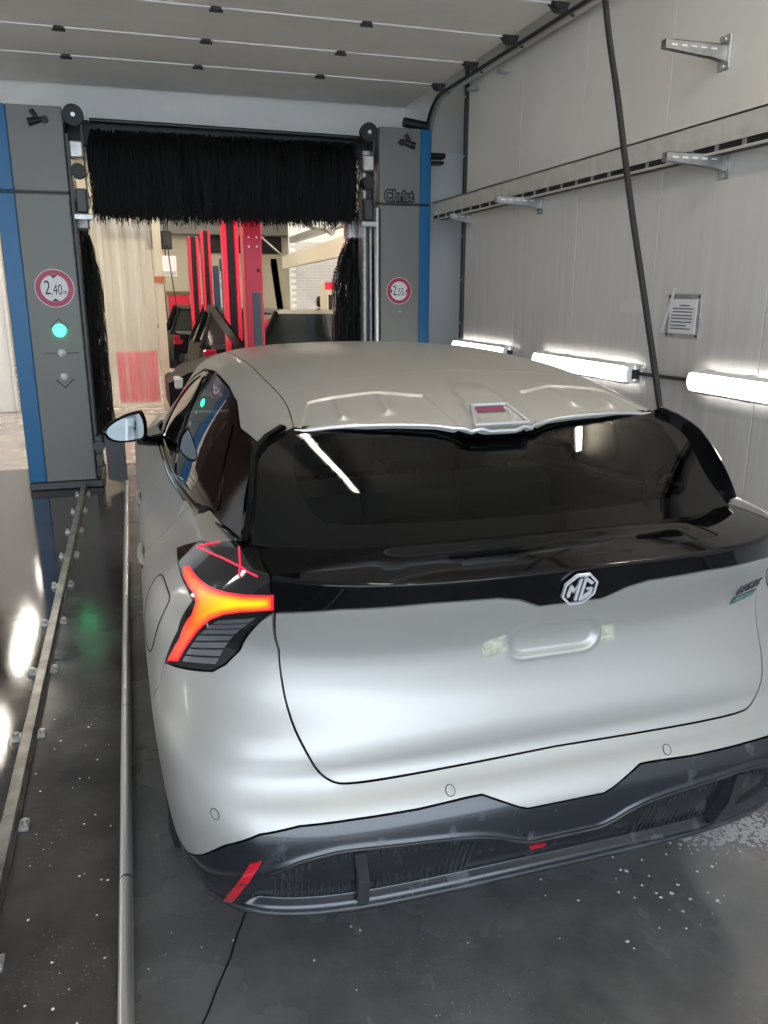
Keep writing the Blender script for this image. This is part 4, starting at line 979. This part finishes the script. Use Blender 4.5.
# small bracket right of the right pillar
gp(MB().box((2.93,YG+.04,3.0),(3.08,YG+.16,3.03),.004),'side_shelf','black'); gp(MB().box((2.93,YG+.02,3.05),(3.09,YG+.15,3.10),.01),'hose_guide','black'); gp(MB().tube([(2.90,YG+.05,3.33),(2.66,YG+.05,3.36)],.045,12),'drive_motor','black')
# brushes: hanging strips
def strips(name,items,mt='bristle'):
    m=MB()
    for pts,w,ang in items:
        d=np.array([math.cos(ang),math.sin(ang),0])*w/2; V=[]
        for i,p in enumerate(pts): k=1-.5*(i/(len(pts)-1)); V+= [np.array(p)-d*k,np.array(p)+d*k]
        m.add(V,[(2*i,2*i+1,2*i+3,2*i+2) for i in range(len(pts)-1)],True)
    o=gp(m,name,mt,fix=False); o['kind']='stuff'; o['label']='dense black bristle strips'; return o
it=[]
for k in range(5200):
    x=random.uniform(-.20,2.19); a=random.gauss(0,1)
    f=random.random(); yf=8.36-.42*f; sd=-1 if random.random()<.8 else 1
    z0=3.0+.20*math.sin(f*PI*.5)*random.uniform(.5,1); r=random.uniform(.55,1.0)
    yb_=8.36+sd*(.12+.30*r); zt=3.02+.14*random.random()
    zend=2.44+random.gauss(0,.022)+(1-r)*.12
    it.append(([(x,8.36+sd*.10,2.95+.16*random.random()),(x+random.gauss(0,.012),8.36+sd*(.10+.22*r),zt+.02),(x+random.gauss(0,.02),yb_,zt-.16),(x+random.gauss(0,.03),yb_+.01*sd,(zt+zend)/2-.05),(x+random.gauss(0,.035),yb_-.02*sd,zend)],random.uniform(.006,.014),random.uniform(-.9,.9)))
strips('top_brush',it)
gp(MB().cyl((-.25,8.36,2.98),(2.22,8.36,2.98),.13,20),'brush_shaft','black')
gp(MB().box((-.2,8.10,2.62),(2.18,8.62,3.12),.12),'brush_core','black')
def side_brush(cx,cy,z0,z1,R,n):
    it=[]
    for k in range(n):
        a=random.uniform(0,2*PI); z=random.uniform(z0+.25,z1); f=min(1,(z1-z)/.35+.15); r=R*(.75+.25*random.random())*min(1,.45+f*.6)
        c,s=math.cos(a),math.sin(a)
        it.append(([(cx+.05*c,cy+.05*s,z),(cx+r*.7*c,cy+r*.7*s,z+.01),(cx+r*c,cy+r*s,z-.10),(cx+r*1.0*c,cy+r*1.0*s,z-.26-.08*random.random())],random.uniform(.008,.018),a+PI/2+random.gauss(0,.4)))
    return it
strips('side_brush',side_brush(-.36,8.35,.35,2.36,.15,1500)); strips('side_brush',side_brush(2.26,8.35,.35,2.32,.235,2000))
for x,z in ((-.36,2.36),(2.26,2.32)): gp(MB().cyl((x,8.35,.3),(x,8.35,z+.25),.05,12),'brush_axle','dsteel'); 
gp(MB().box((2.17,8.28,2.30),(2.33,8.42,2.52),.02),'brush_drive','galv'); gp(MB().box((-.44,8.28,2.34),(-.28,8.42,2.54),.02),'brush_drive','galv')
gp(MB().prism([(-.31,.55),(-.13,.52),(-.13,.03),(-.30,.085)],lambda a,b:(a,7.80,b),lambda a,b:(a,7.83,b)),'splash_guard','dsteel')
m=MB(); m.cyl((-.36,7.86,.40),(-.36,7.80,.40),.05,12); m.cyl((-.36,7.86,.30),(-.36,7.78,.30),.035,10); m.box((-.40,7.84,.2),(-.33,7.9,.5),.01); gp(m,'valve_block','dsteel')
# limit signs
def limit_sign(x,z,r,txt,vertical):
    ring=[(r*math.cos(t),r*math.sin(t)) for t in np.linspace(0,2*PI,41)[:-1]]
    def disc(name,k,y,mt,par=None):
        return gp(MB().prism([(a*k,b*k) for a,b in ring],lambda a,b:(x+a,YG-y,z+b),lambda a,b:(x+a,YG-y-.001,z+b)),name,mt,par)
    d=disc('limit_sign',1.0,.001,'signwhite')
    def sub(mb,n,mt): 
        o=mb.build(n,M[mt],d); return o
    sub(MB().prism([(a*.96,b*.96) for a,b in ring],lambda a,b:(x+a,YG-.002,z+b),lambda a,b:(x+a,YG-.003,z+b)),'sign_ring','signred')
    sub(MB().prism([(a*.70,b*.70) for a,b in ring],lambda a,b:(x+a,YG-.003,z+b),lambda a,b:(x+a,YG-.004,z+b)),'sign_face','signwhite')
    Rx=Matrix.Rotation(PI/2,4,'X')
    def tx(s,px,pz,size,sx): return text_obj('sign_text',s,size,M['black'],Matrix.Translation((x+px,YG-.0045,z+pz))@Rx,d,.0004,.0,sx)
    a,b,c=txt
    tx(a,-.36*r,.0,1.05*r,.66); tx(b,.10*r,-.10*r,.78*r,.62); tx(c,.52*r,-.20*r,.42*r,.62)
    tri=[(-.2,0),(.2,0),(0,.16)]
    for s_ in (-1,1):
        if vertical: T=[(p*r,s_*(.68-q)*r) for p,q in tri]
        else: T=[(s_*(.68-q)*r,p*r) for p,q in tri]
        sub(MB().prism(T,lambda a,b:(x+a,YG-.004,z+b),lambda a,b:(x+a,YG-.005,z+b)),'sign_arrow','black')
limit_sign(-.61,1.82,.165,('2','.40','m'),True)
limit_sign(2.605,1.80,.13,('2','.55','m'),False)
# signal lamps
for z,r,mt in ((1.455,.055,'green_on'),(1.255,.036,'lens_off'),(1.045,.036,'lens_off')):
    gp(MB().lathe([(0,r),(-.012,r*.92),(-.022,r*.6),(-.026,0)],(-.605,YG,z),'y',24),'signal_lamp',mt)
def chev(z,up):
    s=1 if up else -1
    for a,b in (((-.075,0),(0,.075*s)),((0,.075*s),(.075,0))):
        gp(MB().tube([(-.605+a[0],YG-.001,z+a[1]),(-.605+b[0],YG-.001,z+b[1])],.0035,4),'engraved_chevron','black')
chev(1.48,True); chev(1.02,False)
for a,b in ((-.74,-.65),(-.56,-.46)): gp(MB().tube([(a,YG-.001,1.255),(b,YG-.001,1.255)],.003,4),'engraved_line','black')
# maker lettering
Rx=Matrix.Rotation(PI/2,4,'X')
for off,mt,y,ex in ((.017,'black',.003,.001),(.0,'grey',.0045,.0006)):
    o=text_obj('lettering','Christ',.135,M[mt],Matrix.Translation((2.60,YG-y,2.685))@Rx,ga,ex,off,.85); o.location=(-1.0,-8.2,0)
gp(MB().cyl((2.615,YG,1.60),(2.615,YG-.012,1.60),.012,10),'sensor_eye',mat('amber eye',(.45,.35,.15),.3))
# ================================================================== workshop beyond the gantry
# ---- clear strip curtain with a red bottom panel
M['pvc']=bpy.data.materials.new('clear plastic sheet'); M['pvc'].use_nodes=True
N=M['pvc'].node_tree.nodes; L=M['pvc'].node_tree.links; b=N['Principled BSDF']; b.inputs['Base Color'].default_value=(.88,.86,.80,1); b.inputs['Roughness'].default_value=.15
tr=N.new('ShaderNodeBsdfTransparent'); mx=N.new('ShaderNodeMixShader'); mx.inputs[0].default_value=.30
L.new(tr.outputs[0],mx.inputs[1]); L.new(b.outputs[0],mx.inputs[2]); L.new(mx.outputs[0],N['Material Output'].inputs[0])
M['pvcred']=mat('red plastic sheet',(.92,.05,.11),.25,emit=None)
cu=empty('strip_curtain',(-.15,12.5,0),0,'clear plastic strip curtain with red lower panel behind the gantry','curtain')
def sheet(name,x0,x1,z0,z1,mt,y=0,amp=.03,fr=9):
    n=40;V=[];F=[]
    for k in range(n+1):
        t=k/n; x=x0+(x1-x0)*t
        for zz,j in ((z0,0),(z1,1)): V.append((x+.15,y+amp*math.sin(t*fr+j*.6)+.3*amp*math.sin(t*fr*2.7+j),zz))
    F=[(2*i,2*i+2,2*i+3,2*i+1) for i in range(n)]
    return MB().add(V,F,True).build(name,M[mt],cu,fix=False)
for k in range(5): sheet('plastic_strip',-.78+k*.225,-.78+k*.225+.27,.16,2.95,'pvc',.02*(k%2),.025,4+k)
sheet('red_panel',-.22,.36,.2,.95,'pvcred',.06,.015,5)
sheet('red_panel',-.80,-.62,.3,.9,'pvcred',.06,.015,3)
MB().tube([(-.8,0,2.97),(.55,0,2.97)],.02,8).build('curtain_rail',M['galv'],cu)
MB().tube([(-.62,.2,0.0),(-.45,.2,.5),(-.30,.2,.9)],.02,8).build('brace',M['red'],cu)
tag(MB().box((.42,12.95,0),(.54,13.1,4.9),.006).build('steel_column',M['cream']),'cream steel column beside the strip curtain','column')
tag(MB().box((.40,12.93,1.93),(.56,12.945,2.02)).build('marking_band',mat('orange band',(.45,.14,.05),.5)),'orange band painted on the cream column','band')
# ---- lift posts
def lift_post(x,y,w,h,label,style):
    t=empty('lift_post',(x,y,0),0,label,'car lift','posts of the red car lifts')
    if style=='channel':
        MB().box((-w/2,0,0),(-w/4,.3,h),.008).build('flange',M['red'],t); MB().box((w/4,0,0),(w/2,.3,h),.008).build('flange',M['red'],t); MB().box((-w/4,.10,0),(w/4,.3,h)).build('channel',M['black'],t)
    else:
        MB().box((-w/2,0,0),(w/2,.3,h),.012).build('column',M['red'],t)
        for zz in (2.29,2.39):
            for xx in (-.045,.045): MB().cyl((xx,-.012,zz),(xx,0,zz),.011,8).build('bolt',M['steel'],t)
        MB().box((-w*.14,-.02,.75),(w*.34,.0,1.79),.015).build('rubber_pad',mat('grey pad',(.10,.13,.16),.5),t)
        MB().cyl((.05,-.01,2.03),(.05,0,2.03),.02,10).build('port',M['black'],t)
    MB().box((-w*.54,-.03,0),(w*.54,.36,.03),.005).build('base_plate',M['red'],t)
    MB().box((-w*.45,-.03,.35),(w*.45,-.0,.55),.01).build('carriage',M['black'],t)
lift_post(1.50,12.4,.23,3.6,'red lift post with black centre channel, left of the plain red one','channel')
lift_post(1.41,9.6,.205,3.6,'plain bright red lift post with grey pad, nearest to the gantry','plain')
lift_post(1.33,17.1,.20,2.86,'far slim red lift post, leftmost of the lift posts','channel')
lift_post(1.575,17.1,.18,2.98,'far slim red lift post beside the dark blue cylinders','plain2' if False else 'channel')
t=empty('lift_cylinder',(1.93,17.1,0),0,'dark blue lift cylinder with thin grey piston rod','car lift')
MB().box((-.10,-.1,0),(.10,.1,2.45),.02).build('cylinder',M['dkblue'],t); MB().cyl((.0,0,2.4),(.0,0,3.6),.03,10).build('piston_rod',M['galv'],t)
t=empty('lift_cylinder',(1.735,17.0,0),0,'slim dark blue lift cylinder in front of the far red posts','car lift')
MB().box((-.055,-.05,0),(.055,.05,2.3),.015).build('cylinder',M['dkblue'],t); MB().box((.06,-.04,.8),(.10,.0,2.2)).build('cover_strip',M['galv'],t)
# ---- back wall fittings
tag(MB().box((1.95,22.9,2.82),(4.15,23,3.25),.01).build('window_band',M['black']),'long dark window band high in the workshop back wall','window')
tag(MB().box((-.5,22.6,3.27),(5.2,23,3.62),.01).build('wall_beam',M['concrete']),'grey beam along the top of the workshop back wall','beam')
tag(MB().box((-9,17.8,3.60),(5.2,18.1,3.95),.01).build('roof_beam',M['cream']),'cream roof beam crossing the workshop','beam')
db=empty('switch_cabinet',(.67,17.2,2.62),0,'dark switch boxes hanging high behind the curtain','cabinet')
MB().box((-.24,0,0),(.26,.2,.34),.01).build('box',M['black'],db)
for k in range(3): MB().box((-.20+k*.15,-.01,.06),(-.10+k*.15,0,.30),.004).build('switch_door',M['dsteel'],db)
MB().cyl((-.2,.1,.34),(-.2,.1,2.35),.012,8).build('hanger',M['dsteel'],db); MB().cyl((.2,.1,.34),(.2,.1,2.35),.012,8).build('hanger',M['dsteel'],db)
bx=empty('wall_heater',(.80,17.3,2.1),0,'white box hanging under the dark switch boxes','box'); MB().box((-.2,0,0),(.2,.25,.40),.015).build('casing',M['white'],bx); MB().box((-.18,-.006,.03),(.18,0,.10),.004).build('grille',M['lampcase'],bx); MB().cyl((.0,.1,.40),(.0,.1,2.9),.012,8).build('hanger',M['dsteel'],bx)
for x0,x1 in ((.70,.74),(.80,.95)):
    tag(MB().tube([(x0,17,5.0),(x0,17,3.4),((x0+x1)/2-.03,17,2.4),(x1,17,1.2)],.012,6).build('hanging_cable',M['black']),'thin black cable hanging in front of the cream wall, '+('left one' if x0<.75 else 'right one'),'cable')
rc=empty('tool_cabinet',(1.28,22.4,0),0,'red tool cabinet with brown top against the back wall','cabinet'); MB().box((-.24,0,.0),(.28,.5,1.72),.01).build('body',M['red'],rc); MB().box((-.28,-.03,1.72),(.3,.5,1.82),.01).build('top',M['woody'],rc)
for k in range(4): MB().box((-.22,-.012,.15+k*.38),(.26,0,.48+k*.38),.006).build('drawer',M['red'],rc)
# right part: white brick wall, crane beam, pipes
bw=MB().box((3.45,18.0,0),(5.2,18.2,5.0)).build('wall_brick',M['white']); bw['kind']='structure'
m=MB()
for r_ in range(30):
    for k in range(9):
        xx=3.46+k*.20+(.1 if r_%2 else 0)
        if xx+.19<5.2: m.box((xx,17.988,.9+r_*.065),(xx+.19,18.0,.9+r_*.065+.058))
bk_=m.build('brick_courses',mat('white brick',(.62,.62,.63),.6),bw); bk_['kind']='stuff'
def sl(p,q,w,h,name,mt,label,cat):
    p=np.array(p,float);q=np.array(q,float); V=[]
    for c in (p,q): V+=[(c[0]-w/2,c[1],c[2]-h/2),(c[0]+w/2,c[1],c[2]-h/2),(c[0]+w/2,c[1],c[2]+h/2),(c[0]-w/2,c[1],c[2]+h/2)]
    return tag(MB().add(V,[(0,1,2,3),(4,7,6,5),(0,4,5,1),(1,5,6,2),(2,6,7,3),(3,7,4,0)]).build(name,M[mt]),label,cat)
sl((3.32,18,2.42),(2.95,10.2,2.42),.10,.26,'crane_beam','cream','cream crane beam running back along the workshop','beam')
sl((3.40,17.5,2.85),(3.30,10.2,2.85),.12,.12,'roof_pipe','galv','grey duct pipe above the cream crane beam','pipe')
tag(MB().tube(smoothpoly([(2.9,13.6,3.3),(2.78,13.5,3.05),(2.9,13.4,2.85),(3.15,13.4,2.80),(3.25,13.3,2.72)],5,False),.06,10).build('exhaust_hose',M['galv']),'bent grey exhaust hose hanging below the brush, right of the red posts','hose')
tag(MB().tube([(2.0,17.9,3.62),(3.32,17.9,2.50)],.02,6).build('stay_rod',M['galv']),'thin diagonal stay rod between roof beam and crane beam','rod')
sl((2.18,12.75,2.24),(2.44,12.75,.0),.09,.09,'lift_arm_post','dsteel','dark slanted steel strut beneath the cream crane beam','strut')
yb_=empty('yellow_locker',(3.36,14,0),0,'narrow yellowish locker with dark slot behind the silver car','locker'); MB().box((-.09,0,0),(.10,.4,1.96),.01).build('body',M['cream'],yb_); MB().box((-.03,-.006,1.2),(.04,0,1.75)).build('slot',M['black'],yb_); MB().box((-.09,-.008,1.84),(.10,0,1.96)).build('red_head',M['red'],yb_)
for x,z,l in ((3.50,1.40,'lower'),(3.50,1.62,'upper')):
    tag(MB().lathe([(-.1,.12),(-.1,.30),(-.06,.33),(.06,.33),(.1,.30),(.1,.12)],(x+.22,15.2,z),'z',24).build('spare_tyre',M['rubber']),l+' black tyre of the stack by the white brick wall','tyre')
tag(MB().box((3.4,14.9,0),(4.1,15.5,1.29),.01).build('tyre_stand',M['dsteel']),'dark stand carrying the stacked black tyres','stand')
# ---- parked cars
def parked(name,loc,rz,paint,label,hood=0.0,L=4.2,W=1.78,H=1.5,roofpaint=None,wt=2.0):
    t=empty(name,loc,rz,label,'car','cars parked in the workshop')
    # body loft: stations from rear (y=0) to front, half width and heights
    st=[(0,.70,.32,.92),(.08,.80,.26,.98),(.5,.87,.22,1.0),(1.4,.885,.20,.97),(2.7,.885,.20,.95),(3.3,.87,.22,.92),(3.9,.80,.26,.80),(4.2,.62,.34,.66)]
    V=[];n=8
    for y,w,z0,z1 in st:
        y=y*L/4.2; w=w*W/1.78
        V+=[(-w*.9,y,z0),(-w,y,z0+.15),(-w,y,(z0+z1)/2),(-w*.93,y,z1),(w*.93,y,z1),(w,y,(z0+z1)/2),(w,y,z0+.15),(w*.9,y,z0)]
    F=[(i*n+j,i*n+(j+1)%n,(i+1)*n+(j+1)%n,(i+1)*n+j) for i in range(len(st)-1) for j in range(n)]+[tuple(range(n)),tuple((len(st)-1)*n+j for j in range(n))]
    MB().add(V,F,False).build('body',M[paint],t)
    # cabin
    cb=[(.18,.80,.96),(.55,.60,H-.05),(1.2,.64,H),(2.0,.63,H-.02),(2.85,.80,.94)]
    def ring(k,y,w,z): return [(-w*W/1.78,y*L/4.2,z),(w*W/1.78,y*L/4.2,z)]
    base=[(-.82,.18,.95),(.82,.18,.95),(.82,2.9,.93),(-.82,2.9,.93)]; top=[(-.60,.55,H-.05),(.60,.55,H-.05),(.62,wt,H-.03),(-.62,wt,H-.03)]
    k=W/1.78; V=[(a*k,b*L/4.2,c) for a,b,c in base+top]
    MB().add(V,[(0,1,5,4),(1,2,6,5),(2,3,7,6),(3,0,4,7)]).build('windows',M['carglass'],t)
    rv=[(a*k*s_,b*L/4.2+d,c) for (a,b,c),d,s_ in ((top[0],-.06,1.0),(top[1],-.06,1.0),(top[2],.04,1.0),(top[3],.04,1.0))]; rv2=[(a*.86,b+(.12 if b<1.2 else -.12),c+.05) for a,b,c in rv]
    MB().add(rv+rv2,[(0,1,5,4),(1,2,6,5),(2,3,7,6),(3,0,4,7),(4,5,6,7),(0,3,2,1)]).build('roof',M[roofpaint or paint],t)
    for s_ in (-1,1):
        for (b0,t0,w_) in ((0,0,.05),(2,2,.05)):
            bi=base[0] if b0==0 else base[3]; ti=top[0] if b0==0 else top[3]
            MB().tube([(s_*abs(bi[0])*k,bi[1]*L/4.2,bi[2]),(s_*abs(ti[0])*k,ti[1]*L/4.2,ti[2]+.02)],.035,6).build('pillar',M[paint],t)
        MB().tube([(s_*.83*k,1.45*L/4.2,.95),(s_*.62*k,1.35*L/4.2,H-.02)],.03,6).build('pillar',M[paint],t)
        MB().box((s_*.60*k,-.02,.72),(s_*.80*k,.10,.92),.02).build('tail_lamp',M['taillens'],t)
        MB().box((s_*.42*k,3.98*L/4.2,.60),(s_*.72*k,4.12*L/4.2,.74),.02).build('head_lamp',M['headlens'],t)
        MB().box((s_*.88*k,2.55*L/4.2,.95),(s_*1.02*k,2.68*L/4.2,1.07),.02).build('wing_mirror',M[paint],t)
        for yy in (.8,3.35):
            MB().lathe([(-.1,.16),(-.1,.30),(-.07,.32),(.07,.32),(.1,.30),(.1,.16),(.06,.02)] if s_>0 else [(.1,.16),(.1,.30),(.07,.32),(-.07,.32),(-.1,.30),(-.1,.16),(-.06,.02)],(s_*.80*k,yy*L/4.2,.32),'x',22).build('wheel',M['rubber'],t)
    MB().box((-.26,-.03,.60),(.26,.02,.70),.004).build('number_plate',M['paper'],t)
    MB().box((-.70*k,-.05,.34),(.70*k,.12,.52),.03).build('bumper',M['black'],t)
    if hood:
        c,s_=math.cos(hood),math.sin(hood); y0=2.95*L/4.2
        hl=.74*L/3.5
        P=lambda x,d,h:(x,y0+d*hl*c-h*s_,.99+d*hl*s_+h*c)
        V=[P(-.72,0,0),P(.72,0,0),P(.60,1.0,0),P(-.60,1.0,0),P(-.72,0,.03),P(.72,0,.03),P(.60,1.0,.03),P(-.60,1.0,.03)]
        MB().add(V,[(0,3,2,1),(4,5,6,7),(0,1,5,4),(1,2,6,5),(2,3,7,6),(3,0,4,7)]).build('raised_bonnet',M[paint],t)
    return t
parked('parked_car',(1.66,17.9,0),0,'blackcar','black hatchback seen from behind, farther of the two left of the red posts')
parked('parked_car',(1.88,13.05,0),0,'blackcar','black car seen from behind, nearer of the two left of the red posts',L=3.9)
parked('parked_car',(3.92,11.3,0),PI/2,'blackcar','black car with raised bonnet and pale reflection painted on its roof, standing sideways behind the gantry',hood=.98,roofpaint='roofreflection',H=1.55,L=3.5,wt=2.5)
# ---- white door and frame at the far left
wd=empty('white_door',(-1.9,13.5,0),0,'white sliding door with grey frame left of the gantry','door')
MB().box((-.55,0,0),(.12,.08,3.4),.01).build('leaf',M['white'],wd)
for x in (.12,.24): MB().box((x,-.04,0),(x+.05,.06,3.4),.01).build('frame_post',M['galv'] if x>.2 else M['white'],wd)
MB().box((-.5,-.03,.22),(-.1,0,.30),.005).build('kick_rail',M['dsteel'],wd)
pw=MB().box((-8.9,13.5,0),(-2.46,13.6,4.9)).build('wall_partition',mat('dark red brown partition',(.06,.028,.026),.6)); pw['kind']='structure'
# ---- workshop lamps
def shop_lamp(x,y,label):
    t=empty('ceiling_lamp',(x,y,4.4),0,label,'lamp','tube lamps under the workshop ceiling')
    MB().box((-.08,-1.2,.0),(.08,1.2,.05),.01).build('housing',M['lampcase'],t)
    for dx in (-.04,.04): MB().tube([(dx,-1.17,-.025),(dx,1.17,-.025)],.03,10).build('tube',M['shoplamp'],t)
    for yy in (-.9,.9): MB().cyl((0,yy,.05),(0,yy,.6),.008,8).build('hanger',M['lampcase'],t)
for i,(x,y) in enumerate(((-2.3,10.8),(1.2,10.8),(4.2,10.8),(-2.3,15),(1.2,15),(4.2,15),(-2.3,19.3),(1.2,19.3))):
    shop_lamp(x,y,('front','middle','back')[0 if y<12 else 1 if y<16 else 2]+' row workshop tube lamp, '+('left' if x<0 else 'centre' if x<2 else 'right'))
